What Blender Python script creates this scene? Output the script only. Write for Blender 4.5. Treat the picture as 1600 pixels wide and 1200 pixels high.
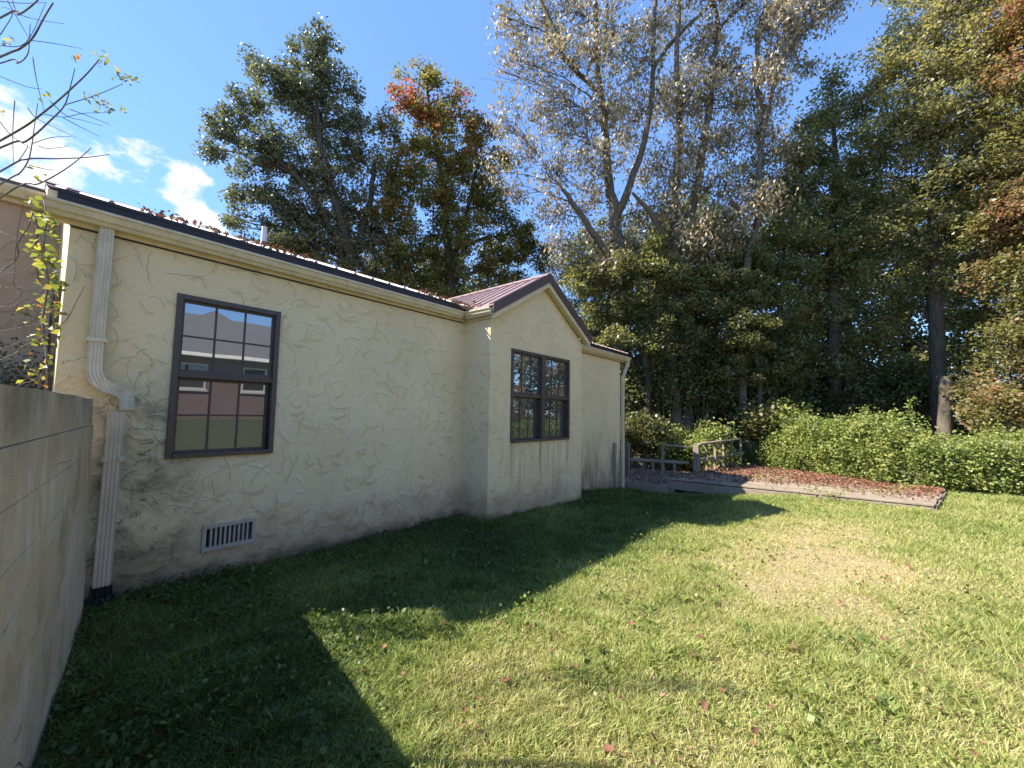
import bpy, math, random
import numpy as np
from mathutils import Vector, Matrix

random.seed(7)
RNG = np.random.default_rng(7)
for o in list(bpy.data.objects):
    bpy.data.objects.remove(o)
scene = bpy.context.scene
COL = scene.collection

# ------------------------------------------------------------------ camera
CAM_M = np.array([[0.64056, -0.06736, -0.76495],      # world axes seen from the camera
                  [-0.76776, -0.03596, -0.63973],
                  [0.01527, 0.99708, -0.07508]])
_q = np.linalg.svd(CAM_M); CAM_M = _q[0] @ _q[2]
EYE = np.array([0.0, 0.0, 1.5])
FPX = 640.0
cd = bpy.data.cameras.new('camera'); cam = bpy.data.objects.new('camera', cd); COL.objects.link(cam)
cd.sensor_width = 36.0; cd.lens = 36.0 * FPX / 1600.0; cd.clip_start = 0.05; cd.clip_end = 3000
cam.matrix_world = Matrix([[*CAM_M[0], EYE[0]], [*CAM_M[1], EYE[1]], [*CAM_M[2], EYE[2]], [0, 0, 0, 1]])
scene.camera = cam

# ------------------------------------------------------------------ light
SUN = Vector((-0.70, 0.76, 1.0)).normalized()
EXPOSURE = 1.78
SKY_STRENGTH = 0.15
SUN_STRENGTH = 4.1
scene.view_settings.view_transform = 'Standard'
scene.view_settings.look = 'None'
scene.view_settings.exposure = EXPOSURE
scene.view_settings.gamma = 1.0
scene.view_settings.use_curve_mapping = False
scene.cycles.max_bounces = 10
scene.cycles.diffuse_bounces = 7
scene.cycles.transparent_max_bounces = 8
scene.cycles.caustics_reflective = False
scene.cycles.caustics_refractive = False

ld = bpy.data.lights.new('sun', 'SUN'); ld.energy = SUN_STRENGTH; ld.angle = math.radians(0.5); ld.color = (1.0, 0.93, 0.82)
lo = bpy.data.objects.new('sun', ld); COL.objects.link(lo)
lo.rotation_euler = SUN.to_track_quat('Z', 'Y').to_euler()
lo.location = (-20, 22, 30)


class NT:
    """small node-tree writer"""
    def __init__(s, tree):
        s.t = tree; s.n = tree.nodes; s.l = tree.links

    def add(s, typ, ins=None, **props):
        n = s.n.new(typ)
        for k, v in props.items():
            setattr(n, k, v)
        for k, v in (ins or {}).items():
            s.put(n.inputs[k], v)
        return n

    def put(s, sock, v):
        if isinstance(v, bpy.types.NodeSocket):
            s.l.new(v, sock)
        elif isinstance(v, bpy.types.Node):
            s.l.new(v.outputs[0], sock)
        else:
            if isinstance(v, (tuple, list)) and len(v) == 3 and sock.type == 'RGBA':
                v = (*v, 1)
            sock.default_value = v

    def math(s, op, a, b=None, c=None, clamp=False):
        n = s.add('ShaderNodeMath', operation=op, use_clamp=clamp)
        s.put(n.inputs[0], a)
        if b is not None: s.put(n.inputs[1], b)
        if c is not None: s.put(n.inputs[2], c)
        return n.outputs[0]

    def mix(s, f, a, b, blend='MIX'):
        n = s.add('ShaderNodeMix', data_type='RGBA', blend_type=blend)
        s.put(n.inputs[0], f); s.put(n.inputs[6], a); s.put(n.inputs[7], b)
        return n.outputs[2]

    def ramp(s, f, stops, interp='LINEAR'):
        n = s.add('ShaderNodeValToRGB'); r = n.color_ramp; r.interpolation = interp
        while len(r.elements) < len(stops): r.elements.new(0.5)
        for e, (p, c) in zip(r.elements, stops):
            e.position = p; e.color = (*c, 1) if len(c) == 3 else c
        s.put(n.inputs[0], f)
        return n.outputs[0]

    def rng(s, v, a, b, c=0.0, d=1.0, smooth=False):
        n = s.add('ShaderNodeMapRange', clamp=True, interpolation_type='SMOOTHSTEP' if smooth else 'LINEAR')
        for i, x in enumerate((v, a, b, c, d)): s.put(n.inputs[i], x)
        return n.outputs[0]

    def noise(s, vec, scale, detail=3.0, rough=0.55, dist=0.0, col=False):
        n = s.add('ShaderNodeTexNoise', {'Scale': scale, 'Detail': detail, 'Roughness': rough, 'Distortion': dist})
        s.put(n.inputs['Vector'], vec)
        return n.outputs[1 if col else 0]

    def scale(s, vec, sc, off=(0, 0, 0)):
        n = s.add('ShaderNodeMapping'); s.put(n.inputs[0], vec); n.inputs['Scale'].default_value = sc; n.inputs['Location'].default_value = off
        return n.outputs[0]


# ------------------------------------------------------------------ sky
def ray(px, py):
    return CAM_M @ np.array([px - 800.0, 600.0 - py, -FPX])


def at_depth(px, py, d):
    return EYE + ray(px, py) * (d / FPX)


def on_plane(px, py, axis, val):
    d = ray(px, py)
    return EYE + d * ((val - EYE[axis]) / d[axis])


world = bpy.data.worlds.new('World'); scene.world = world; world.use_nodes = True
w = NT(world.node_tree); w.n.clear()
sky = w.add('ShaderNodeTexSky', sky_type='NISHITA', sun_disc=False)
sky.sun_elevation = math.asin(SUN.z); sky.sun_rotation = math.atan2(SUN.x, SUN.y)
sky.altitude = 200; sky.air_density = 1.0; sky.dust_density = 0.0; sky.ozone_density = 3.0
tc = w.add('ShaderNodeTexCoord')
dirv = tc.outputs['Generated']
sep = w.add('ShaderNodeSeparateXYZ', {0: dirv})
den = w.math('ADD', w.math('MAXIMUM', sep.outputs[2], 0.0), 0.12)
px_ = w.math('DIVIDE', sep.outputs[0], den); py_ = w.math('DIVIDE', sep.outputs[1], den)
cp = w.add('ShaderNodeCombineXYZ', {0: px_, 1: py_, 2: 0.0})
cn = w.noise(w.scale(dirv, (1.0, 1.0, 1.9), (0.35, 0.2, 0.1)), 6.5, 10.0, 0.58, 0.15)
cdir = ray(110, 370); cdir = cdir / np.linalg.norm(cdir)
dot = w.add('ShaderNodeVectorMath', {0: dirv, 1: tuple(cdir)}, operation='DOT_PRODUCT')
reg = w.rng(dot.outputs['Value'], 0.952, 0.992, -0.26, 0.13, True)
cov = w.rng(w.math('ADD', cn, reg), 0.55, 0.65, 0.0, 1.0, True)
skycol = w.mix(0.62, w.mix(1.0, sky.outputs[0], (0.80, 0.90, 1.02), 'MULTIPLY'), (0.36, 0.74, 1.75))
bg1 = w.add('ShaderNodeBackground', {0: skycol, 1: SKY_STRENGTH})
bg2 = w.add('ShaderNodeBackground', {0: (1.0, 0.98, 0.96), 1: 0.36})
ms = w.add('ShaderNodeMixShader', {0: w.math('MULTIPLY', cov, 0.92), 1: bg1, 2: bg2})
w.l.new(ms.outputs[0], w.add('ShaderNodeOutputWorld').inputs[0])


# ------------------------------------------------------------------ materials
MATS = {}


def material(name, build):
    m = bpy.data.materials.new(name); m.use_nodes = True
    t = NT(m.node_tree); t.n.clear()
    out = t.add('ShaderNodeOutputMaterial')
    pos = t.add('ShaderNodeNewGeometry').outputs['Position']
    r = build(t, pos)
    t.l.new(r.outputs[0] if isinstance(r, bpy.types.Node) else r, out.inputs[0])
    MATS[name] = m
    return m


def principled(t, color, rough=0.6, bump=None, bstr=0.3, bdist=0.01, metallic=0.0, spec=0.5):
    p = t.add('ShaderNodeBsdfPrincipled', {'Base Color': color, 'Roughness': rough, 'Metallic': metallic, 'Specular IOR Level': spec})
    if bump is not None:
        b = t.add('ShaderNodeBump', {'Strength': bstr, 'Distance': bdist, 'Height': bump})
        t.l.new(b.outputs[0], p.inputs['Normal'])
    return p


def stroke(t, pos, scale, width, cut, off, stretch=(1, 1, 1), dist=1.2):
    """wandering crack: contour line of a noise, broken up by another noise"""
    v = t.scale(pos, stretch, off)
    a = t.noise(v, scale, 1.0, 0.4, dist)
    line = t.rng(t.math('ABSOLUTE', t.math('SUBTRACT', a, 0.5)), 0.0, width, 1.0, 0.0, True)
    g = t.rng(t.noise(t.scale(pos, stretch, (off[1] + 9, off[0] - 4, off[2] + 2)), scale * 1.1, 2.0), cut, cut + 0.05)
    return t.math('MULTIPLY', line, g)


def arcs(t, uv, scale, R, length, width, keep):
    """separate short trowel arcs, one per cell: returns (thin dark line, one-sided lip)"""
    v = t.add('ShaderNodeTexVoronoi', {'Scale': scale, 'Randomness': 1.0}, voronoi_dimensions='2D', feature='F1')
    t.put(v.inputs['Vector'], uv)
    loc = t.add('ShaderNodeVectorMath', {0: uv, 1: v.outputs['Position']}, operation='SUBTRACT').outputs[0]
    c = t.add('ShaderNodeSeparateXYZ', {0: v.outputs['Color']}).outputs
    ang = t.math('MULTIPLY', c[0], 6.2832)
    rad = t.math('MULTIPLY_ADD', c[1], R * 2.2, R * 0.85)
    ctr = t.add('ShaderNodeCombineXYZ', {0: t.math('MULTIPLY', t.math('COSINE', ang), rad), 1: t.math('MULTIPLY', t.math('SINE', ang), rad), 2: 0.0}).outputs[0]
    d = t.add('ShaderNodeVectorMath', {0: t.add('ShaderNodeVectorMath', {0: loc, 1: ctr}, operation='ADD').outputs[0]}, operation='LENGTH').outputs['Value']
    sd = t.math('SUBTRACT', d, rad)
    ln = t.add('ShaderNodeVectorMath', {0: loc}, operation='LENGTH').outputs['Value']
    ext = t.math('MULTIPLY', t.rng(ln, length, length * 0.55, 0, 1, True), t.rng(c[2], keep, keep + 0.15))
    line = t.math('MULTIPLY', t.rng(t.math('ABSOLUTE', sd), 0.0, width, 1.0, 0.0, True), ext)
    lip = t.math('MULTIPLY', t.math('MULTIPLY', t.rng(sd, 0.0, width * 8, 1.0, 0.0), t.math('GREATER_THAN', sd, 0.0)), ext)
    return line, lip


def stucco(base, dark, kind):
    def b(t, pos):
        sx = t.add('ShaderNodeSeparateXYZ', {0: pos})
        x, y, z = sx.outputs
        mott = t.noise(pos, 1.1, 6, 0.6)
        col = t.mix(t.rng(mott, 0.35, 0.7), base, dark)
        fine = t.noise(pos, 28, 3, 0.6)
        col = t.mix(t.rng(fine, 0.35, 0.75, 0, 0.22), col, tuple(c * 0.62 for c in base))
        wob = t.noise(pos, 5.0, 3, 0.6, col=True)
        off = t.add('ShaderNodeVectorMath', {0: t.add('ShaderNodeVectorMath', {0: wob, 1: (0.5, 0.5, 0.5)}, operation='SUBTRACT').outputs[0], 1: (0.10, 0.10, 0.10)}, operation='MULTIPLY').outputs[0]
        uv0 = t.add('ShaderNodeCombineXYZ', {0: t.math('ADD', x, y), 1: z, 2: 0.0}).outputs[0]
        uv = t.add('ShaderNodeVectorMath', {0: uv0, 1: off}, operation='ADD').outputs[0]
        A = [arcs(t, t.scale(uv, (1, 1, 1), (o, o * .7, 0)), sc, R, L, wd, kp) for o, sc, R, L, wd, kp in ((0.0, 3.6, 0.10, 0.155, 0.0046, 0.42), (3.3, 4.6, 0.08, 0.120, 0.0042, 0.42), (7.1, 6.5, 0.06, 0.085, 0.0036, 0.42), (11.7, 3.0, 0.18, 0.20, 0.0044, 0.5))]
        st = t.math('MAXIMUM', t.math('MAXIMUM', A[0][0], A[1][0]), t.math('MAXIMUM', A[2][0], A[3][0]))
        lip = t.math('MAXIMUM', t.math('MAXIMUM', A[0][1], A[1][1]), t.math('MAXIMUM', A[2][1], A[3][1]))
        s3 = A[2][0]
        # ridge shadows and crevice dirt painted along the strokes, uneven over the wall
        dirt_shade = t.rng(t.noise(pos, 0.9, 3), 0.38, 0.64, 0.06, 0.38)
        col = t.mix(t.math('MULTIPLY', st, dirt_shade), col, (0.20, 0.155, 0.105))
        if kind == 'house':
            # damp splash band along the ground
            gz = t.math('SUBTRACT', z, t.math('MULTIPLY', t.math('MAXIMUM', t.math('SUBTRACT', x, 4.0), 0.0), -0.055))
            wob = t.math('ADD', gz, t.math('MULTIPLY', t.math('SUBTRACT', t.noise(pos, 2.2, 8, 0.72), 0.5), 1.5))
            band = t.rng(wob, 0.66, 0.10, 0.0, 0.70, True)
            col = t.mix(band, col, t.mix(t.noise(pos, 5, 4), (0.27, 0.165, 0.09), (0.47, 0.34, 0.20)))
            low = t.rng(t.math('ADD', gz, t.math('MULTIPLY', t.math('SUBTRACT', t.noise(pos, 6, 5), 0.5), 0.3)), 0.17, 0.0, 0, 0.8, True)
            col = t.mix(low, col, (0.13, 0.088, 0.055))
            # mould round the downspout
            mx = t.rng(t.math('ABSOLUTE', t.math('SUBTRACT', x, 0.62)), 0.0, 0.75, 1.0, 0.0, True)
            mz = t.math('MULTIPLY', t.rng(z, 2.1, 1.3, 0, 1, True), 1.0)
            mm = t.math('MULTIPLY', t.math('MULTIPLY', mx, mz), t.rng(t.noise(pos, 4.0, 6, 0.7, 0.8), 0.38, 0.66))
            col = t.mix(t.math('MULTIPLY', mm, 0.80), col, (0.105, 0.095, 0.052))
            swirl = t.math('MULTIPLY', t.math('MULTIPLY', t.math('MAXIMUM', s3, stroke(t, pos, 7.5, 0.022, 0.46, (1.7, 6.1, 3.2))), mx), mz)
            col = t.mix(t.math('MULTIPLY', swirl, 0.75), col, (0.07, 0.06, 0.035))
            # rain streaks below the bay window and dirt on the far wall
            dr = t.rng(t.noise(t.scale(pos, (9, 9, 0.5)), 1.6, 4, 0.6), 0.52, 0.75)
            bz = t.math('MULTIPLY', t.rng(z, 1.12, 1.0), t.rng(z, -0.3, 0.75))
            bx = t.math('MULTIPLY', t.rng(x, 4.3, 4.8), t.rng(x, 6.6, 6.2))
            col = t.mix(t.math('MULTIPLY', t.math('MULTIPLY', dr, 0.55), t.math('MULTIPLY', bz, bx)), col, (0.22, 0.15, 0.085))
            for sxp, wd, amt in ((5.54, 0.045, 0.75), (4.80, 0.08, 0.35), (6.36, 0.07, 0.40)):
                xs = t.math('ADD', x, t.math('MULTIPLY', t.math('SUBTRACT', t.noise(t.scale(pos, (1, 1, 1.5)), 2.0, 2), 0.5), 0.05))
                ln = t.rng(t.math('ABSOLUTE', t.math('SUBTRACT', xs, sxp)), 0.0, wd, amt, 0.0, True)
                zz = t.math('MULTIPLY', t.rng(z, 1.09, 1.05), t.rng(z, 0.25, 0.95))
                col = t.mix(t.math('MULTIPLY', ln, zz), col, (0.18, 0.115, 0.06))
            fx = t.math('MULTIPLY', t.rng(x, 6.9, 7.4), t.rng(t.noise(t.scale(pos, (2.5, 2.5, 0.6)), 1.7, 5, 0.65), 0.42, 0.64))
            fz = t.math('MULTIPLY', t.rng(z, 1.2, 0.2), 0.75)
            col = t.mix(t.math('MULTIPLY', fx, fz), col, (0.15, 0.105, 0.07))
        h = t.math('ADD', t.math('SUBTRACT', t.math('MULTIPLY', lip, 0.75), t.math('MULTIPLY', st, 0.5)), t.math('ADD', t.math('MULTIPLY', t.noise(pos, 6, 3, 0.5, 0.6), 0.9), t.math('MULTIPLY', fine, 0.32)))
        return principled(t, col, 0.9, h, 0.60, 0.02, spec=0.2)
    return b


material('stucco', stucco((0.80, 0.635, 0.385), (0.71, 0.555, 0.33), 'house'))
material('taupe_stucco', stucco((0.52, 0.375, 0.265), (0.45, 0.32, 0.225), 'wing'))


def paint(color, rough=0.45, dirt=0.25, scale=6.0, dcol=(0.16, 0.13, 0.09), spec=0.4, bstr=0.06):
    def b(t, pos):
        n = t.noise(pos, scale, 5, 0.65)
        n2 = t.noise(t.scale(pos, (6, 6, 0.6)), scale * 0.6, 3)
        col = t.mix(t.rng(n, 0.42, 0.78, 0, dirt), color, dcol)
        col = t.mix(t.rng(n2, 0.5, 0.8, 0, dirt * 0.8), col, dcol)
        return principled(t, col, rough, n, bstr, 0.01, spec=spec)
    return b


material('gutter_paint', paint((0.66, 0.54, 0.36), 0.42, 0.32))
material('downspout_paint', paint((0.63, 0.54, 0.41), 0.40, 0.38, 9.0, (0.20, 0.20, 0.09)))
material('tan_downspout', paint((0.64, 0.52, 0.38), 0.45, 0.25, 7.0))
material('trim_cream', paint((0.68, 0.55, 0.36), 0.5, 0.3))
material('brown_metal', paint((0.085, 0.048, 0.040), 0.42, 0.2, 5.0, (0.15, 0.11, 0.09), 0.5))
material('roof_metal', paint((0.33, 0.215, 0.19), 0.42, 0.35, 8.0, (0.12, 0.09, 0.07), 0.9))  # base colour paled toward pink to paint in the sun's glare
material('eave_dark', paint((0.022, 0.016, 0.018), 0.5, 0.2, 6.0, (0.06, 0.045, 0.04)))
material('window_bronze', paint((0.072, 0.050, 0.043), 0.42, 0.25, 12.0, (0.14, 0.12, 0.10)))
material('muntin_bronze', paint((0.055, 0.045, 0.045), 0.5, 0.15, 12.0))
material('white_trim', paint((0.72, 0.71, 0.68), 0.5, 0.2))
material('black_plastic', paint((0.013, 0.013, 0.016), 0.5, 0.15, 9.0, (0.05, 0.05, 0.04)))
material('vent_grey', paint((0.44, 0.38, 0.31), 0.5, 0.35, 14.0))
material('dark_void', paint((0.02, 0.019, 0.018), 0.9, 0.1))
material('pipe_white', paint((0.66, 0.66, 0.65), 0.4, 0.15, 9.0))
material('conduit_grey', paint((0.30, 0.25, 0.20), 0.5, 0.3, 9.0))


def glass(refl, dark, screen):
    def b(t, pos):
        body = t.add('ShaderNodeBsdfDiffuse', {0: dark})
        bump = t.add('ShaderNodeBump', {'Strength': 0.02, 'Distance': 0.02, 'Height': t.noise(pos, 2.2, 1.0)})
        gl = t.add('ShaderNodeBsdfGlossy', {0: (0.95, 0.97, 1.0), 1: 0.012, 'Normal': bump.outputs[0]})
        lw = t.add('ShaderNodeLayerWeight', {0: 0.35})
        fac = t.rng(lw.outputs['Fresnel'], 0.0, 1.0, refl, 0.95)
        if screen:
            wv = t.noise(t.scale(pos, (1, 1, 1)), 900, 0)
            fac = t.math('MULTIPLY', fac, t.rng(wv, 0.3, 0.7, 0.8, 1.0))
        return t.add('ShaderNodeMixShader', {0: fac, 1: body, 2: gl})
    return b


material('glass_upper', glass(0.26, (0.055, 0.06, 0.065), False))
material('glass_lower', glass(0.11, (0.06, 0.06, 0.06), True))


def concrete(t, pos):
    sx = t.add('ShaderNodeSeparateXYZ', {0: pos}); z = sx.outputs[2]
    n = t.noise(pos, 2.0, 6, 0.65)
    col = t.mix(t.rng(n, 0.3, 0.7), (0.56, 0.42, 0.265), (0.66, 0.515, 0.345))
    patch = t.rng(t.noise(pos, 1.3, 5, 0.65), 0.44, 0.60)
    st = t.math('MULTIPLY', patch, t.rng(t.noise(t.scale(pos, (9, 9, 1.6)), 1.6, 7, 0.75, 0.3), 0.44, 0.60))
    col = t.mix(t.math('MULTIPLY', st, 0.75), col, (0.74, 0.66, 0.53))
    st2 = t.math('MULTIPLY', t.math('SUBTRACT', 1.0, patch), t.rng(t.noise(t.scale(pos, (2.2, 2.2, 1.0), (4, 2, 1)), 1.8, 8, 0.75, 0.4), 0.47, 0.66))
    col = t.mix(t.math('MULTIPLY', st2, 0.6), col, (0.26, 0.185, 0.12))
    top = t.math('MULTIPLY', t.rng(z, 1.25, 1.56, 0, 0.7), t.rng(n, 0.35, 0.6))
    col = t.mix(top, col, (0.19, 0.165, 0.13))
    sp = t.rng(t.noise(pos, 90, 2), 0.60, 0.72, 0, 0.35)
    col = t.mix(sp, col, (0.20, 0.17, 0.13))
    ck = stroke(t, pos, 1.1, 0.004, 0.55, (2.2, 0.4, 8.1), (0.5, 0.5, 2.2), 0.6)
    col = t.mix(t.math('MULTIPLY', ck, 0.75), col, (0.09, 0.07, 0.05))
    h = t.math('ADD', t.math('MULTIPLY', t.noise(pos, 14, 6, 0.7), 0.6), t.math('MULTIPLY', t.noise(pos, 110, 2), 0.25))
    h = t.math('SUBTRACT', h, t.math('MULTIPLY', ck, 0.5))
    return principled(t, col, 0.92, h, 0.55, 0.015, spec=0.2)


material('concrete', concrete)


def wood(base, dark, axis):
    def b(t, pos):
        sc = (7, 60, 60) if axis == 'x' else ((60, 7, 60) if axis == 'y' else (60, 60, 7))
        g = t.noise(t.scale(pos, tuple(c / 10 for c in sc)), 6, 5, 0.65, 0.4)
        n = t.noise(pos, 1.6, 4, 0.6)
        oi = t.add('ShaderNodeObjectInfo')
        col = t.mix(t.rng(g, 0.3, 0.7), base, dark)
        col = t.mix(t.rng(n, 0.4, 0.7, 0, 0.45), col, (0.13, 0.10, 0.075))
        col = t.mix(t.math('MULTIPLY', oi.outputs['Random'], 0.6), col, (0.17, 0.135, 0.105))
        return principled(t, col, 0.85, g, 0.5, 0.01, spec=0.25)
    return b


material('deck_wood', wood((0.42, 0.345, 0.265), (0.24, 0.19, 0.145), 'y'))
material('rail_wood', wood((0.36, 0.295, 0.225), (0.20, 0.16, 0.12), 'z'))


def bark(c1, c2, sc=1.0):
    def b(t, pos):
        g = t.noise(t.scale(pos, (9 * sc, 9 * sc, 1.6 * sc)), 1.6, 5, 0.7, 0.5)
        n = t.noise(pos, 1.3, 3)
        col = t.mix(t.rng(g, 0.32, 0.68), c1, c2)
        col = t.mix(t.rng(n, 0.5, 0.75, 0, 0.4), col, (0.10, 0.11, 0.07))
        return principled(t, col, 0.9, g, 0.9, 0.04, spec=0.15)
    return b


material('bark_dark', bark((0.045, 0.036, 0.029), (0.13, 0.105, 0.085)))
material('bark_pale', bark((0.085, 0.068, 0.052), (0.22, 0.18, 0.14)))
material('bark_twig', bark((0.22, 0.175, 0.145), (0.42, 0.36, 0.31), 5.0))


def leafmat(stops, trans=0.35, rough=0.5, spec=0.35):
    def b(t, pos):
        a = t.add('ShaderNodeAttribute', attribute_name='tint')
        col = t.ramp(a.outputs['Fac'], stops)
        p = t.add('ShaderNodeBsdfPrincipled', {'Base Color': col, 'Roughness': rough, 'Specular IOR Level': spec})
        tr = t.add('ShaderNodeBsdfTranslucent', {0: t.mix(1.0, col, (1.4, 1.45, 0.9), 'MULTIPLY')})
        return t.add('ShaderNodeMixShader', {0: trans, 1: p, 2: tr})
    return b


G1, G2, G3, G4 = (0.055, 0.060, 0.023), (0.130, 0.133, 0.048), (0.205, 0.200, 0.078), (0.29, 0.265, 0.115)
material('leaf_oak', leafmat([(0, (0.050, 0.060, 0.036)), (0.4, (0.108, 0.120, 0.068)), (0.8, (0.175, 0.180, 0.105)), (1, (0.24, 0.23, 0.14))], 0.36, 0.40, 0.75))
material('leaf_maple', leafmat([(0, (0.060, 0.068, 0.024)), (0.35, (0.150, 0.160, 0.050)), (0.6, (0.25, 0.235, 0.07)), (0.8, (0.30, 0.15, 0.06)), (1, (0.44, 0.075, 0.055))], 0.42))
material('leaf_green', leafmat([(0, G1), (0.4, G2), (0.75, G3), (1, G4)], 0.48, 0.42, 0.8))
material('leaf_light', leafmat([(0, (0.062, 0.066, 0.026)), (0.4, (0.155, 0.155, 0.060)), (0.75, (0.24, 0.23, 0.10)), (1, (0.34, 0.295, 0.15))], 0.48, 0.42, 0.8))
material('leaf_turning', leafmat([(0, G2), (0.35, G3), (0.6, (0.24, 0.21, 0.095)), (0.8, (0.31, 0.19, 0.11)), (1, (0.33, 0.125, 0.09))], 0.45))
material('leaf_pale', leafmat([(0, (0.19, 0.14, 0.095)), (0.35, (0.36, 0.285, 0.195)), (0.62, (0.54, 0.455, 0.345)), (0.74, (0.29, 0.26, 0.12)), (0.9, (0.16, 0.17, 0.065)), (1, (0.30, 0.17, 0.11))], 0.22, 0.5))
material('leaf_vine', leafmat([(0, (0.085, 0.115, 0.032)), (0.45, (0.19, 0.235, 0.065)), (0.8, (0.29, 0.32, 0.10)), (1, (0.38, 0.33, 0.10))], 0.35))
material('leaf_yellowgreen', leafmat([(0, (0.10, 0.13, 0.03)), (0.6, (0.24, 0.25, 0.05)), (0.85, (0.34, 0.27, 0.07)), (1, (0.30, 0.12, 0.04))], 0.45))
material('leaf_dry', leafmat([(0, (0.10, 0.055, 0.035)), (0.4, (0.19, 0.085, 0.050)), (0.75, (0.28, 0.13, 0.08)), (1, (0.27, 0.20, 0.12))], 0.15))
material('grass_blade', leafmat([(0, (0.045, 0.070, 0.018)), (0.12, (0.075, 0.11, 0.026)), (0.33, (0.18, 0.24, 0.055)), (0.52, (0.30, 0.34, 0.095)), (0.72, (0.42, 0.40, 0.16)), (0.88, (0.50, 0.42, 0.22)), (1, (0.56, 0.45, 0.27))], 0.35, 0.5, 0.3))
material('weed_leaf', leafmat([(0, (0.035, 0.058, 0.014)), (0.5, (0.065, 0.105, 0.024)), (1, (0.19, 0.245, 0.06))], 0.35, 0.45, 0.35))


def ground_mat(t, pos):
    n = t.noise(pos, 1.4, 6, 0.6); f = t.noise(pos, 40, 5, 0.7); g = t.noise(pos, 9, 5, 0.65)
    col = t.mix(t.rng(n, 0.35, 0.65), (0.15, 0.165, 0.060), (0.24, 0.215, 0.10))
    col = t.mix(t.rng(g, 0.4, 0.7, 0, 0.6), col, (0.13, 0.145, 0.045))
    sx = t.add('ShaderNodeSeparateXYZ', {0: pos})
    ex = t.math('DIVIDE', t.math('SUBTRACT', sx.outputs[0], 6.0), 2.4); ey = t.math('DIVIDE', t.math('SUBTRACT', sx.outputs[1], 0.6), 1.1)
    dry = t.rng(t.math('ADD', t.math('ADD', t.math('MULTIPLY', ex, ex), t.math('MULTIPLY', ey, ey)), t.math('MULTIPLY', t.math('SUBTRACT', n, 0.5), 2.5)), 1.8, 0.3, 0, 0.85)
    col = t.mix(dry, col, (0.42, 0.325, 0.19))
    far = t.math('MAXIMUM', t.rng(sx.outputs[1], -4.0, -6.0), t.rng(sx.outputs[0], 15.0, 18.0))
    col = t.mix(far, col, t.mix(t.rng(g, 0.35, 0.65), (0.10, 0.115, 0.055), (0.16, 0.165, 0.08)))
    damp_shade = t.rng(sx.outputs[1], 1.8, 2.8, 0, 0.7, True)  # moist soil, its colour also darkened to the edge of the house shadow
    col = t.mix(damp_shade, col, (0.075, 0.075, 0.03))
    col = t.mix(t.rng(f, 0.45, 0.7, 0, 0.55), col, (0.085, 0.07, 0.04))
    return principled(t, col, 0.95, f, 0.8, 0.03, spec=0.1)


material('lawn_ground', ground_mat)


def brick_mat(t, pos):
    br = t.add('ShaderNodeTexBrick', {'Vector': t.scale(pos, (1, 1, 1)), 'Scale': 1.0, 'Brick Width': 0.21, 'Row Height': 0.072, 'Mortar Size': 0.008})
    sx = t.add('ShaderNodeSeparateXYZ', {0: pos})
    cv = t.add('ShaderNodeCombineXYZ', {0: t.math('ADD', sx.outputs[0], sx.outputs[1]), 1: sx.outputs[2], 2: 0.0})
    t.l.new(cv.outputs[0], br.inputs['Vector'])
    br.inputs['Color1'].default_value = (0.23, 0.14, 0.12, 1); br.inputs['Color2'].default_value = (0.17, 0.10, 0.088, 1); br.inputs['Mortar'].default_value = (0.42, 0.36, 0.31, 1)
    return principled(t, br.outputs[0], 0.85, spec=0.2)


material('brick_red', brick_mat)
material('shingle_grey', paint((0.13, 0.13, 0.135), 0.9, 0.35, 3.0, (0.12, 0.12, 0.12), 0.2, 0.4))


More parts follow.
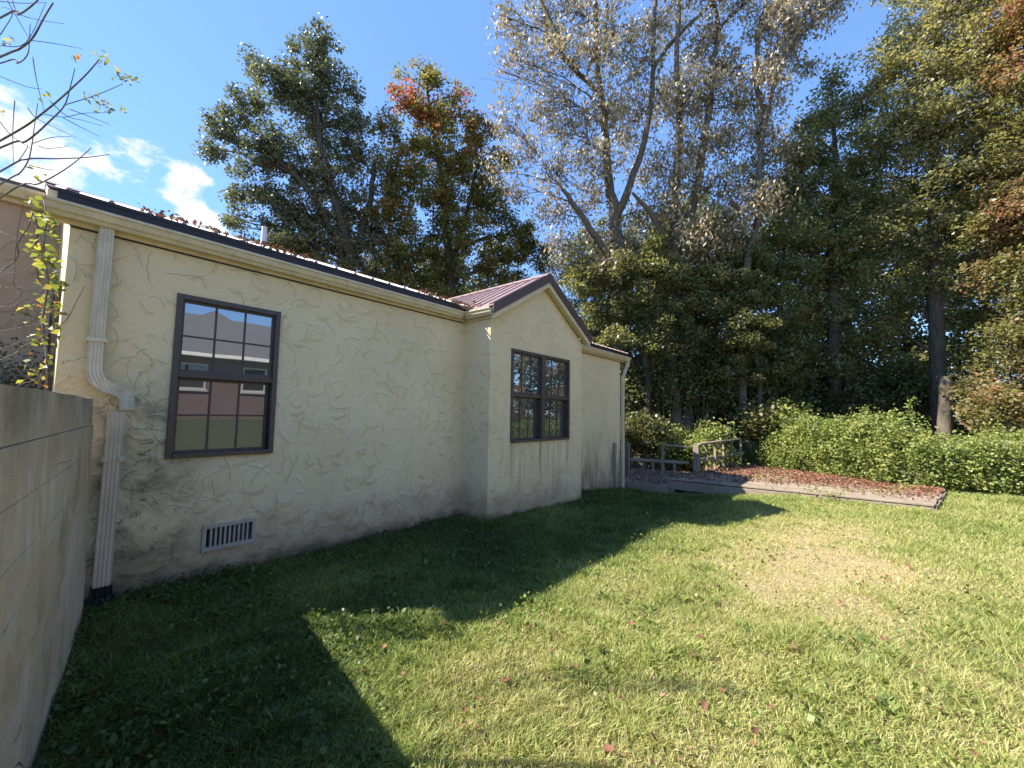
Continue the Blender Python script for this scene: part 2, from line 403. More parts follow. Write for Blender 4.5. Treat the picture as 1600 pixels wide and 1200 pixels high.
# ------------------------------------------------------------------ mesh helpers
class MB:
    def __init__(s):
        s.v = []; s.f = []

    def poly(s, pts):
        i = len(s.v); s.v += [tuple(map(float, p)) for p in pts]; s.f.append(tuple(range(i, i + len(pts)))); return s

    def box(s, a, b):
        (x0, y0, z0), (x1, y1, z1) = a, b
        return s.hexa([(x0, y0, z0), (x1, y0, z0), (x1, y1, z0), (x0, y1, z0)], [(x0, y0, z1), (x1, y0, z1), (x1, y1, z1), (x0, y1, z1)])

    def hexa(s, bot, top):
        i = len(s.v); s.v += [tuple(map(float, p)) for p in list(bot) + list(top)]
        n = len(bot)
        s.f.append(tuple(i + k for k in reversed(range(n)))); s.f.append(tuple(i + n + k for k in range(n)))
        for k in range(n):
            j = (k + 1) % n
            s.f.append((i + k, i + j, i + n + j, i + n + k))
        return s

    def bar(s, a, b, w, h, up=(0, 0, 1)):
        """a rectangular bar from a to b"""
        a = np.array(a, float); b = np.array(b, float); d = b - a; d /= np.linalg.norm(d)
        u = np.array(up, float); sd = np.cross(d, u); sd /= np.linalg.norm(sd); u = np.cross(sd, d)
        q = [sd * w / 2 + u * h / 2, -sd * w / 2 + u * h / 2, -sd * w / 2 - u * h / 2, sd * w / 2 - u * h / 2]
        return s.hexa([a + k for k in q], [b + k for k in q])

    def extrude(s, prof, vec):
        """closed profile (3-D points) swept along vec"""
        p = [np.array(k, float) for k in prof]; v = np.array(vec, float)
        return s.hexa(p, [k + v for k in p])

    def tube(s, pts, rad, sides=7, cap=True):
        pts = [np.array(p, float) for p in pts]; n = len(pts); base = len(s.v)
        prev = None
        for k in range(n):
            d = pts[min(k + 1, n - 1)] - pts[max(k - 1, 0)]; d /= (np.linalg.norm(d) + 1e-9)
            if prev is None:
                r = np.cross(d, (0.3, 0.9, 0.1)); r = r if np.linalg.norm(r) > 0.05 else np.cross(d, (1, 0, 0))
            else:
                r = prev - d * (prev @ d)
            r /= np.linalg.norm(r); prev = r; q = np.cross(d, r)
            for i in range(sides):
                a = 2 * math.pi * i / sides
                s.v.append(tuple(pts[k] + rad[k] * (math.cos(a) * r + math.sin(a) * q)))
        for k in range(n - 1):
            for i in range(sides):
                j = (i + 1) % sides
                s.f.append((base + k * sides + i, base + k * sides + j, base + (k + 1) * sides + j, base + (k + 1) * sides + i))
        if cap:
            s.f.append(tuple(base + i for i in reversed(range(sides)))); s.f.append(tuple(base + (n - 1) * sides + i for i in range(sides)))
        return s

    def ring_sweep(s, rings):
        """loft between rings with the same number of points"""
        base = len(s.v); n = len(rings[0])
        for r in rings: s.v += [tuple(map(float, p)) for p in r]
        for k in range(len(rings) - 1):
            for i in range(n):
                j = (i + 1) % n
                s.f.append((base + k * n + i, base + k * n + j, base + (k + 1) * n + j, base + (k + 1) * n + i))
        s.f.append(tuple(base + i for i in reversed(range(n)))); s.f.append(tuple(base + (len(rings) - 1) * n + i for i in range(n)))
        return s


ROOT = {}


def place(o, parent):
    COL.objects.link(o)
    if parent is not None:
        o.parent = parent
        if parent.name in ROOT:
            o.location = -Vector(ROOT[parent.name])
    return o


def part(name, mb, m, parent=None, bevel=0.0, smooth=False):
    me = bpy.data.meshes.new(name); me.from_pydata(mb.v, [], mb.f); me.update()
    me.materials.append(MATS[m])
    if smooth:
        me.polygons.foreach_set('use_smooth', [True] * len(me.polygons))
    o = bpy.data.objects.new(name, me); place(o, parent)
    if bevel:
        md = o.modifiers.new('edge', 'BEVEL'); md.width = bevel; md.segments = 2; md.limit_method = 'ANGLE'; md.angle_limit = math.radians(40)
    return o


def tag(o, label=None, cat=None, group=None, kind=None):
    for k, v in (('label', label), ('category', cat), ('group', group), ('kind', kind)):
        if v: o[k] = v
    return o


def thing(name, label, cat, loc, group=None):
    e = bpy.data.objects.new(name, None); COL.objects.link(e); e.location = loc; e.empty_display_size = 0.2
    ROOT[e.name] = tuple(loc)
    return tag(e, label, cat, group)


def mesh_np(name, V, F, m, tint=None, parent=None, quads=True):
    """V Nx3, F MxK int arrays; tint per face"""
    k = F.shape[1]
    me = bpy.data.meshes.new(name)
    me.vertices.add(len(V)); me.vertices.foreach_set('co', V.astype(np.float32).ravel())
    me.loops.add(F.size); me.loops.foreach_set('vertex_index', F.astype(np.int32).ravel())
    me.polygons.add(len(F)); me.polygons.foreach_set('loop_start', np.arange(0, F.size, k, dtype=np.int32))
    me.polygons.foreach_set('loop_total', np.full(len(F), k, dtype=np.int32))
    me.update(calc_edges=True)
    if tint is not None:
        at = me.attributes.new('tint', 'FLOAT', 'FACE'); at.data.foreach_set('value', np.clip(tint, 0, 1).astype(np.float32))
    me.materials.append(MATS[m])
    o = bpy.data.objects.new(name, me); place(o, parent)
    return o


def unit(v):
    return v / (np.linalg.norm(v, axis=1, keepdims=True) + 1e-9)


def leaf_cards(C, size, aspect=0.55, droop=0.35, rng=RNG, hang=0.0):
    """one folded four-cornered leaf per centre"""
    n = len(C); size = np.broadcast_to(np.asarray(size, float).reshape(-1, 1), (n, 1)) * rng.uniform(0.65, 1.25, (n, 1))
    ax = rng.normal(size=(n, 3)); ax[:, 2] = ax[:, 2] * 0.55 - droop - hang * 2; ax = unit(ax)
    nor = rng.normal(size=(n, 3)) * 0.75; nor[:, 2] += 0.9 - hang
    sd = unit(np.cross(ax, nor)); up = unit(np.cross(sd, ax))
    b = C - ax * size * 0.5; t = C + ax * size * 0.5 - up * size * 0.08
    m = C - ax * size * 0.05 + up * size * rng.uniform(-0.02, 0.16, (n, 1))
    V = np.stack([b, m + sd * size * aspect * 0.5, t, m - sd * size * aspect * 0.5], 1).reshape(-1, 3)
    F = np.arange(4 * n).reshape(-1, 4)
    return V, F


# ------------------------------------------------------------------ ground
def smooth(a, b, x):
    t = np.clip((np.asarray(x, float) - a) / (b - a), 0, 1); return t * t * (3 - 2 * t)


def zg(x, y):
    x = np.asarray(x, float); y = np.asarray(y, float)
    d = -0.0094 * np.clip(x - 4, 0, 6.5) ** 2 * (0.30 + 0.70 * smooth(0.8, 3.6, y)) * (1 - 0.25 * smooth(13, 22, x))
    rise = 1.15 * smooth(-3.5, -10.5, y) * (1 - smooth(11, 14, x))
    und = 0.012 * np.sin(1.7 * x + 0.6) * np.sin(1.3 * y + 1.1) + 0.008 * np.sin(4.1 * x) * np.cos(3.3 * y)
    return d + rise + und


def ground_sheet():
    xs = np.concatenate([np.linspace(-400, -8, 14)[:-1], np.arange(-8, 24, 0.25), np.linspace(24, 500, 16)])
    ys = np.concatenate([np.linspace(-400, -14, 14)[:-1], np.arange(-14, 16, 0.25), np.linspace(16, 500, 16)])
    X, Y = np.meshgrid(xs, ys, indexing='ij'); Z = zg(X, Y)
    V = np.stack([X, Y, Z], -1).reshape(-1, 3); ny = len(ys)
    i, j = np.meshgrid(np.arange(len(xs) - 1), np.arange(ny - 1), indexing='ij'); a = (i * ny + j).ravel()
    F = np.stack([a, a + ny, a + ny + 1, a + 1], 1)
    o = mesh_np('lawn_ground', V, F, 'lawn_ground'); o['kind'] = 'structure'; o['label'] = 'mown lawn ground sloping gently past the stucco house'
    o.data.polygons.foreach_set('use_smooth', [True] * len(o.data.polygons))


ground_sheet()

# ------------------------------------------------------------------ the house
WY = 4.53; BY = 4.0; X0 = 0.15; X1 = 9.68; BX0, BX1 = 4.28, 6.86
TOP = 2.90; BASE = -0.7; RY = 8.5; RSL = 0.366; EY, EZ = 4.42, 3.11
HOUSE = thing('stucco_house', 'single storey cream stucco house with brown metal roof and gabled bay', 'house', (4.9, 8.0, 0))


def wall_holes(x0, x1, z0, z1, y, holes, depth=0.12):
    """front face at y (facing -y) with rectangular holes and their reveals; back slab 0.2 behind"""
    mb = MB(); xs = sorted({x0, x1, *[h[0] for h in holes], *[h[1] for h in holes]}); zs = sorted({z0, z1, *[h[2] for h in holes], *[h[3] for h in holes]})
    for i in range(len(xs) - 1):
        for j in range(len(zs) - 1):
            cx, cz = (xs[i] + xs[i + 1]) / 2, (zs[j] + zs[j + 1]) / 2
            if any(h[0] < cx < h[1] and h[2] < cz < h[3] for h in holes): continue
            a, b, c, d = xs[i], xs[i + 1], zs[j], zs[j + 1]
            mb.poly([(a, y, c), (b, y, c), (b, y, d), (a, y, d)])
    for a, b, c, d in holes:
        e = y + depth
        mb.poly([(a, y, c), (a, e, c), (b, e, c), (b, y, c)]); mb.poly([(a, y, d), (b, y, d), (b, e, d), (a, e, d)])
        mb.poly([(a, y, c), (a, y, d), (a, e, d), (a, e, c)]); mb.poly([(b, y, c), (b, e, c), (b, e, d), (b, y, d)])
    return mb


WIN1 = (0.815, 1.660, 1.080, 2.520)
WIN2 = (4.755, 6.410, 1.075, 2.515)
VENT = (1.130, 1.535, 0.240, 0.452)
part('front_wall', wall_holes(X0, BX0, BASE, TOP, WY, [WIN1, VENT]), 'stucco', HOUSE)
part('front_wall', wall_holes(BX1, X1, BASE, TOP, WY, []), 'stucco', HOUSE)
# bay: returns, front with gable
part('bay_side_wall', MB().poly([(BX0, WY, BASE), (BX0, BY, BASE), (BX0, BY, TOP), (BX0, WY, TOP)]), 'stucco', HOUSE)
part('bay_side_wall', MB().poly([(BX1, BY, BASE), (BX1, WY, BASE), (BX1, WY, TOP), (BX1, BY, TOP)]), 'stucco', HOUSE)
BPX = (BX0 + BX1) / 2; BSL = 0.585; BPZ = 3.87      # bay apex (top of roof) at the front edge
mb = wall_holes(BX0, BX1, BASE, TOP, BY, [WIN2])
gz = TOP + (BPX - BX0) * BSL + 0.02
mb.poly([(BX0, BY, TOP), (BX1, BY, TOP), (BPX, BY, gz)])
part('bay_front_wall', mb, 'stucco', HOUSE)
# end walls, rear wall (gables under the main roof)
ridge_z = EZ + RSL * (RY - EY)
mb = MB()
ew = (4.85, 5.90, 1.05, 2.50)
for y0, y1, z0, z1 in ((WY, ew[0], BASE, TOP), (ew[1], 12.4, BASE, TOP), (ew[0], ew[1], BASE, ew[2]), (ew[0], ew[1], ew[3], TOP)):
    mb.poly([(X0, y1, z0), (X0, y0, z0), (X0, y0, z1), (X0, y1, z1)])
mb.poly([(X0, 12.4, TOP), (X0, WY, TOP), (X0, WY, EZ - 0.05), (X0, RY, ridge_z - 0.05), (X0, 12.4, EZ - 0.05)])
part('end_wall', mb, 'stucco', HOUSE)
mb = MB().poly([(X1, WY, BASE), (X1, 12.4, BASE), (X1, 12.4, EZ - 0.05), (X1, RY, ridge_z - 0.05), (X1, WY, EZ - 0.05)])
part('end_wall', mb, 'stucco', HOUSE)
part('rear_wall', MB().poly([(X1, 12.4, BASE), (X0, 12.4, BASE), (X0, 12.4, TOP), (X1, 12.4, TOP)]), 'stucco', HOUSE)


def sash(win, x0, x1, z0, z1, y, gm, cols=3, rows=2, fr=0.028):
    """one sash: stiles and rails, muntins and single panes"""
    m = MB(); t = 0.03
    m.box((x0, y, z0), (x0 + fr, y + t, z1)).box((x1 - fr, y, z0), (x1, y + t, z1)).box((x0 + fr, y, z0), (x1 - fr, y + t, z0 + fr)).box((x0 + fr, y, z1 - fr), (x1 - fr, y + t, z1))
    part('sash', m, 'window_bronze', win)
    a, b, c, d = x0 + fr, x1 - fr, z0 + fr, z1 - fr; mw = 0.016
    xs = np.linspace(a, b, cols + 1); zs = np.linspace(c, d, rows + 1)
    for k in range(1, cols):
        part('muntin', MB().box((xs[k] - mw / 2, y + 0.008, c), (xs[k] + mw / 2, y + 0.020, d)), 'muntin_bronze', win)
    for k in range(1, rows):
        part('muntin', MB().box((a, y + 0.010, zs[k] - mw / 2), (b, y + 0.018, zs[k] + mw / 2)), 'muntin_bronze', win)
    for i in range(cols):
        for j in range(rows):
            part('pane', MB().poly([(xs[i], y + 0.015, zs[j]), (xs[i + 1], y + 0.015, zs[j]), (xs[i + 1], y + 0.015, zs[j + 1]), (xs[i], y + 0.015, zs[j + 1])]), gm, win)


def double_hung(rect, y, units=1):
    x0, x1, z0, z1 = rect; fw = 0.045
    m = MB(); yf = y - 0.022; yb = y + 0.11
    m.box((x0, yf, z0), (x0 + fw, yb, z1)).box((x1 - fw, yf, z0), (x1, yb, z1))
    m.box((x0 + fw, yf, z1 - fw), (x1 - fw, yb, z1)).box((x0 + fw, yf - 0.012, z0), (x1 - fw, yb, z0 + fw * 0.85))
    bounds = [x0 + fw]
    for u in range(1, units):
        c = x0 + (x1 - x0) * u / units
        m.box((c - 0.05, yf - 0.004, z0 + fw * 0.85), (c + 0.05, yb, z1 - fw)); bounds += [c - 0.05, c + 0.05]
    bounds.append(x1 - fw)
    win = part('window', m, 'window_bronze', HOUSE, 0.003)
    zm = (z0 + z1) / 2 + 0.01
    for u in range(units):
        a, b = bounds[2 * u], bounds[2 * u + 1]
        part('meeting_rail', MB().box((a, yf + 0.012, zm - 0.026), (b, yf + 0.052, zm + 0.026)), 'window_bronze', win, 0.003)
        sash(win, a, b, zm + 0.026, z1 - fw, y + 0.012, 'glass_upper', fr=0.020)
        sash(win, a + 0.008, b - 0.008, z0 + fw * 0.85, zm - 0.026, y + 0.050, 'glass_lower', fr=0.022)
    part('interior_shade', MB().box((x0 + fw, y + 0.112, z0 + fw), (x1 - fw, y + 0.116, z1 - fw)), 'dark_void', win)
    return win


w1 = double_hung(WIN1, WY); w1['label'] = 'double hung bronze window reflecting a brick house'
w2 = double_hung(WIN2, BY, 2); w2['label'] = 'twin double hung bronze window in the gabled bay'
# end wall window (seen edge on)
y0, y1, z0, z1 = ew
m = MB(); xo = X0 - 0.03
m.box((xo, y0, z0), (X0 + 0.08, y0 + 0.06, z1)).box((xo, y1 - 0.06, z0), (X0 + 0.08, y1, z1)).box((xo, y0 + 0.06, z0), (X0 + 0.08, y1 - 0.06, z0 + 0.06)).box((xo, y0 + 0.06, z1 - 0.06), (X0 + 0.08, y1 - 0.06, z1)).box((xo, y0 + 0.06, 1.75), (X0 + 0.06, y1 - 0.06, 1.81))
ew_o = part('window', m, 'window_bronze', HOUSE, 0.004)
for a, b in ((z0 + 0.06, 1.75), (1.81, z1 - 0.06)):
    part('pane', MB().poly([(X0 + 0.03, y1 - 0.06, a), (X0 + 0.03, y0 + 0.06, a), (X0 + 0.03, y0 + 0.06, b), (X0 + 0.03, y1 - 0.06, b)]), 'glass_lower', ew_o)
    for k in (1, 2):
        yy = y0 + 0.06 + (y1 - y0 - 0.12) * k / 3
        part('muntin', MB().box((X0 + 0.012, yy - 0.01, a), (X0 + 0.028, yy + 0.01, b)), 'muntin_bronze', ew_o)

# foundation vent
a, b, c, d = VENT
v = MB().box((a - 0.012, WY - 0.016, d - 0.024), (b + 0.012, WY + 0.05, d + 0.012)).box((a - 0.012, WY - 0.016, c - 0.012), (b + 0.012, WY + 0.05, c + 0.024))
v.box((a - 0.012, WY - 0.016, c + 0.024), (a + 0.020, WY + 0.05, d - 0.024)).box((b - 0.020, WY - 0.016, c + 0.024), (b + 0.012, WY + 0.05, d - 0.024))
vent = part('foundation_vent', v, 'vent_grey', HOUSE, 0.003)
for k in range(1, 10):
    x = a + 0.020 + (b - a - 0.040) * k / 10.0
    part('slat', MB().box((x - 0.0085, WY - 0.010, c + 0.024), (x + 0.0085, WY + 0.04, d - 0.024)), 'vent_grey', vent)
part('vent_back', MB().box((a, WY + 0.060, c), (b, WY + 0.07, d)), 'dark_void', vent)

# fascia, gutter
GX0 = 0.04


def fascia(x0, x1, y, name='fascia'):
    part(name, MB().box((x0, y - 0.035, TOP - 0.015), (x1, y - 0.003, EZ - 0.045)), 'trim_cream', HOUSE, 0.004)


def gutter_profile(x, y):
    # K-style: back against the fascia at y-0.037, front lip at y-0.16
    return [(x, y - 0.037, 3.020), (x, y - 0.037, 2.918), (x, y - 0.105, 2.912), (x, y - 0.118, 2.935), (x, y - 0.135, 2.945), (x, y - 0.150, 2.985), (x, y - 0.162, 2.992), (x, y - 0.162, 3.012), (x, y - 0.150, 3.012), (x, y - 0.145, 3.003), (x, y - 0.060, 3.003)]


def gutter_run(p0, vec, sideways=False):
    return part('gutter', MB().extrude(p0, vec), 'gutter_paint', HOUSE)


fascia(GX0, BX0 - 0.04, WY)
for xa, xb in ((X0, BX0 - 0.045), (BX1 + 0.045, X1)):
    part('shade_strip', MB().box((xa, WY - 0.014, TOP - 0.026), (xb, WY - 0.002, TOP - 0.0155)), 'eave_dark', HOUSE)  # dark strip added to paint the shadow line at the stucco top
gutter_run(gutter_profile(GX0 - 0.02, WY), (BX0 - 0.165 - GX0 + 0.02, 0, 0))
fascia(BX1 + 0.04, X1 + 0.32, WY)
gutter_run(gutter_profile(BX1 + 0.08, WY), (X1 + 0.34 - BX1 - 0.08, 0, 0))
# bay left side fascia and gutter (runs in y)
part('fascia', MB().box((BX0 - 0.036, BY - 0.10, TOP - 0.015), (BX0 - 0.003, WY - 0.038, EZ - 0.07)), 'trim_cream', HOUSE, 0.004)
prof = [(BX0 - 0.037 - (WY - 0.037 - q[1]), 0, q[2] + 0.004) for q in gutter_profile(0, WY)]
gutter_run([(q[0], BY - 0.11, q[2]) for q in prof], (0, WY - 0.105 - (BY - 0.11), 0))
# gutter joint bands and end cap
for x in (4.02,):
    part('gutter_joint', MB().extrude([(q[0], q[1] - 0.003 if q[1] < WY - 0.06 else q[1], q[2] - 0.002) for q in gutter_profile(x, WY)], (0.012, 0, 0)), 'trim_cream', HOUSE)
part('gutter_end_cap', MB().extrude(gutter_profile(GX0 - 0.026, WY), (0.006, 0, 0)), 'gutter_paint', HOUSE)
# eave return at the near corner
part('rake_board', MB().hexa([(GX0 - 0.02, EY + 0.01, 2.97), (X0 - 0.003, EY + 0.01, 2.97), (X0 - 0.003, EY + 0.01, 3.085), (GX0 - 0.02, EY + 0.01, 3.085)],
                             [(GX0 - 0.02, RY, ridge_z - 0.17), (X0 - 0.003, RY, ridge_z - 0.17), (X0 - 0.003, RY, ridge_z - 0.03), (GX0 - 0.02, RY, ridge_z - 0.03)]), 'trim_cream', HOUSE, 0.004)
part('rake_board', MB().hexa([(X1 + 0.003, EY + 0.06, 2.97), (X1 + 0.30, EY + 0.06, 2.97), (X1 + 0.30, EY + 0.06, 3.085), (X1 + 0.003, EY + 0.06, 3.085)],
                             [(X1 + 0.003, RY, ridge_z - 0.17), (X1 + 0.30, RY, ridge_z - 0.17), (X1 + 0.30, RY, ridge_z - 0.03), (X1 + 0.003, RY, ridge_z - 0.03)]), 'trim_cream', HOUSE, 0.004)
# roof panels with ribs
RX0, RX1 = GX0 - 0.03, X1 + 0.36
n = 11; wpan = (RX1 - RX0) / n


def roof_z(y):
    return EZ + RSL * (y - EY)


for side in (0, 1):
    for k in range(n):
        xa = RX0 + k * wpan; xb = xa + wpan - 0.002
        y_e = EY if side == 0 else 2 * RY - EY
        m = MB(); t = 0.012
        m.hexa([(xa, y_e, EZ - t), (xb, y_e, EZ - t), (xb, RY, ridge_z - t), (xa, RY, ridge_z - t)], [(xa, y_e, EZ), (xb, y_e, EZ), (xb, RY, ridge_z), (xa, RY, ridge_z)])
        for r in range(4):
            xr = xa + (r + 0.5) * wpan / 4
            m.hexa([(xr - 0.022, y_e, EZ + 0.001), (xr + 0.022, y_e, EZ + 0.001), (xr + 0.022, RY, ridge_z + 0.001), (xr - 0.022, RY, ridge_z + 0.001)],
                   [(xr - 0.010, y_e, EZ + 0.020), (xr + 0.010, y_e, EZ + 0.020), (xr + 0.010, RY, ridge_z + 0.020), (xr - 0.010, RY, ridge_z + 0.020)])
        part('roof_panel', m, 'roof_metal', HOUSE)
part('ridge_cap', MB().hexa([(RX0, RY - 0.15, ridge_z - 0.03), (RX1, RY - 0.15, ridge_z - 0.03), (RX1, RY + 0.15, ridge_z - 0.03), (RX0, RY + 0.15, ridge_z - 0.03)],
                            [(RX0, RY - 0.02, ridge_z + 0.035), (RX1, RY - 0.02, ridge_z + 0.035), (RX1, RY + 0.02, ridge_z + 0.035), (RX0, RY + 0.02, ridge_z + 0.035)]), 'roof_metal', HOUSE)
# dark eave trim hanging behind the gutter lip
for xa, xb in ((GX0 + 0.03, BX0 - 0.10), (BX1 + 0.12, X1 + 0.30)):
    part('eave_trim', MB().box((xa, EY - 0.006, 3.020), (xb, EY + 0.010, EZ - 0.002)).box((xa, EY - 0.012, EZ - 0.030), (xb, EY - 0.006, EZ - 0.002)), 'eave_dark', HOUSE)
# pipe vent
pz = roof_z(5.6)
pv = part('vent_pipe', MB().tube([(1.81, 5.6, pz - 0.02), (1.81, 5.6, pz + 0.26)], [0.031, 0.031], 14), 'pipe_white', HOUSE)
part('pipe_boot', MB().tube([(1.81, 5.6, pz - 0.03), (1.81, 5.6, pz + 0.03), (1.81, 5.6, pz + 0.065)], [0.065, 0.045, 0.036], 14), 'black_plastic', pv)

# bay roof: two slopes with ribs running down them, meeting the main roof behind
OH = 0.13; BXL, BXR = BX0 - 0.10, BX1 + 0.14; FY = BY - OH
bz = lambda x: BPZ - BSL * abs(x - BPX)


def back_y(z):            # where height z meets the main roof
    return EY + (z - EZ) / RSL + 0.05


for side, xe in ((0, BXL), (1, BXR)):
    ys = np.linspace(FY, back_y(BPZ), 7)
    for k in range(6):
        ya, yb = ys[k], ys[k + 1] - 0.002
        def corner(y, hi):
            # each strip ends where it meets the main roof (the valley)
            zmain = EZ + RSL * (y - EY - 0.05)
            zlo = max(bz(xe), zmain) if y > EY else bz(xe)
            if hi: return (BPX, y, BPZ)
            dx = (BPZ - zlo) / BSL
            return (BPX - dx if side == 0 else BPX + dx, y, zlo)
        q = [corner(ya, False), corner(ya, True), corner(yb, True), corner(yb, False)]
        m = MB(); dn = np.array((0, 0, -0.014))
        m.hexa([np.array(p) + dn for p in q], q)
        for r in range(2):
            yr = ya + (yb - ya) * (r + 0.25) / 2
            lo_, hi_ = np.array(corner(yr, False)), np.array(corner(yr, True))
            if np.linalg.norm(hi_ - lo_) < 0.15: continue
            up = np.array((-BSL if side == 0 else BSL, 0, 1.0)); up /= np.linalg.norm(up)
            e = np.array((0, 1.0, 0))
            m.hexa([lo_ - e * 0.024 + up * 0.001, lo_ + e * 0.024 + up * 0.001, hi_ + e * 0.024 + up * 0.001, hi_ - e * 0.024 + up * 0.001],
                   [lo_ - e * 0.010 + up * 0.022, lo_ + e * 0.010 + up * 0.022, hi_ + e * 0.010 + up * 0.022, hi_ - e * 0.010 + up * 0.022])
        part('bay_roof_panel', m, 'roof_metal', HOUSE)
yb = back_y(BPZ)
part('bay_ridge_cap', MB().extrude([(BPX - 0.11, FY - 0.004, BPZ - 0.045), (BPX, FY - 0.004, BPZ + 0.028), (BPX + 0.11, FY - 0.004, BPZ - 0.045), (BPX, FY - 0.004, BPZ + 0.008)], (0, yb - FY, 0)), 'roof_metal', HOUSE)
# rake: brown metal trim over cream board, soffit behind
for sgn, xe in ((-1, BXL), (1, BXR)):
    def rk(x, dz, y): return (x, y, bz(x) + dz)
    bx = BPX + sgn * 0.001
    part('rake_trim', MB().hexa([rk(bx, -0.135, FY - 0.006), rk(xe, -0.135, FY - 0.006), rk(xe, -0.135, FY - 0.020), rk(bx, -0.135, FY - 0.020)], [rk(bx, 0.020, FY - 0.006), rk(xe, 0.020, FY - 0.006), rk(xe, 0.020, FY - 0.020), rk(bx, 0.020, FY - 0.020)]), 'brown_metal', HOUSE)
    part('rake_board', MB().hexa([rk(bx, -0.215, FY + 0.045), rk(xe - sgn * 0.03, -0.215, FY + 0.045), rk(xe - sgn * 0.03, -0.215, FY + 0.002), rk(bx, -0.215, FY + 0.002)], [rk(bx, -0.120, FY + 0.045), rk(xe - sgn * 0.03, -0.120, FY + 0.045), rk(xe - sgn * 0.03, -0.120, FY + 0.002), rk(bx, -0.120, FY + 0.002)]), 'trim_cream', HOUSE)
    part('soffit', MB().hexa([rk(bx, -0.190, BY - 0.002), rk(xe - sgn * 0.03, -0.190, BY - 0.002), rk(xe - sgn * 0.03, -0.190, FY + 0.047), rk(bx, -0.190, FY + 0.047)], [rk(bx, -0.170, BY - 0.002), rk(xe - sgn * 0.03, -0.170, BY - 0.002), rk(xe - sgn * 0.03, -0.170, FY + 0.047), rk(bx, -0.170, FY + 0.047)]), 'trim_cream', HOUSE)
# flashing strip from main gutter across the valley
part('valley_flashing', MB().bar((3.86, 4.38, 3.125), (4.14, 4.34, 3.035), 0.03, 0.006), 'gutter_paint', HOUSE)


# downspouts -----------------------------------------------------------
def spout_ring(c, w, d, ridges=4, ax=(1, 0, 0), ay=(0, 1, 0), puff=1.0):
    """a corrugated rectangular section round c: width along ax, depth along ay"""
    ax = np.array(ax, float); ay = np.array(ay, float); c = np.array(c, float); pts = []
    n = ridges * 2 + 1
    for k in range(n):
        u = -0.5 + k / (n - 1); dd = 0.5 + (0.0 if k % 2 == 0 else -0.10)
        pts.append(c + ax * w * u * 0.96 - ay * d * dd * puff)
    pts += [c + ax * w * 0.5 - ay * d * 0.3, c + ax * w * 0.5 + ay * d * 0.4, c + ax * w * 0.44 + ay * d * 0.5, c - ax * w * 0.44 + ay * d * 0.5, c - ax * w * 0.5 + ay * d * 0.4, c - ax * w * 0.5 - ay * d * 0.3]
    return pts


uy = WY - 0.055
up_pipe = part('downspout', MB().ring_sweep([spout_ring((0.342, uy, 2.925), 0.088, 0.062), spout_ring((0.342, uy, 1.86), 0.084, 0.062)]), 'downspout_paint', HOUSE)
rings = []
path = [(0.342, 1.875), (0.343, 1.80), (0.352, 1.745), (0.375, 1.700), (0.41, 1.672), (0.455, 1.655), (0.495, 1.640), (0.525, 1.612), (0.543, 1.57), (0.547, 1.49)]
dense = []
for i in range(len(path) - 1):
    for s in range(4):
        f = s / 4; dense.append((path[i][0] * (1 - f) + path[i + 1][0] * f, path[i][1] * (1 - f) + path[i + 1][1] * f))
dense.append(path[-1])
for i, (x, z) in enumerate(dense):
    p, q = dense[max(i - 1, 0)], dense[min(i + 1, len(dense) - 1)]
    tx, tz = q[0] - p[0], q[1] - p[1]; L = math.hypot(tx, tz); ax = (-tz / L, 0, tx / L)
    mid = 6 < i < len(dense) - 4
    k = 1.0 + (0.085 if (i % 2 and mid) else 0.0)
    rings.append(spout_ring((x, uy - 0.012 * min(1, i / 14), z), 0.086 * k, 0.064 * k, 4, ax))
part('elbow', MB().ring_sweep(rings), 'downspout_paint', up_pipe)
part('strap', MB().box((0.286, uy - 0.040, 2.01), (0.400, WY - 0.002, 2.045)), 'downspout_paint', up_pipe, 0.003)
ly = WY - 0.062
low_pipe = part('downspout', MB().ring_sweep([spout_ring((0.490, ly, 1.475), 0.098, 0.075), spout_ring((0.489, ly, 0.13), 0.098, 0.075)]), 'tan_downspout', HOUSE)
for a, b in ((0.431, 0.462), (0.518, 0.552)):
    part('strap', MB().box((a, ly - 0.046, 1.085), (b, WY - 0.002, 1.125)), 'tan_downspout', low_pipe, 0.003)
part('drain_boot', MB().ring_sweep([spout_ring((0.489, ly, 0.15), 0.118, 0.092), spout_ring((0.489, ly, 0.07), 0.125, 0.10), spout_ring((0.485, ly - 0.01, 0.065), 0.155, 0.13), spout_ring((0.480, ly - 0.02, -0.06), 0.165, 0.15)]), 'black_plastic', low_pipe)
# far downspout at the far corner, set off the wall with a kick at its top
far_pipe = part('downspout', MB().ring_sweep([spout_ring((9.93, WY - 0.10, 2.915), 0.085, 0.062), spout_ring((9.90, WY - 0.09, 2.80), 0.085, 0.062), spout_ring((9.74, WY - 0.045, 2.50), 0.085, 0.062), spout_ring((9.70, WY - 0.045, -0.36), 0.085, 0.062)]), 'gutter_paint', HOUSE)
far_pipe['label'] = 'cream downspout at the far corner with a kick at its top'
# cable box and conduit on the far wall
cb = part('utility_box', MB().box((9.26, WY - 0.06, 0.58), (9.36, WY - 0.002, 0.86)), 'conduit_grey', HOUSE, 0.006)
part('conduit', MB().tube([(9.31, WY - 0.04, 0.58), (9.31, WY - 0.04, -0.4)], [0.022, 0.022], 8), 'conduit_grey', cb)
part('conduit', MB().tube([(9.24, WY - 0.03, 0.70), (9.24, WY - 0.03, 0.25), (9.245, WY - 0.03, 0.05)], [0.02, 0.02, 0.02], 8), 'conduit_grey', cb)
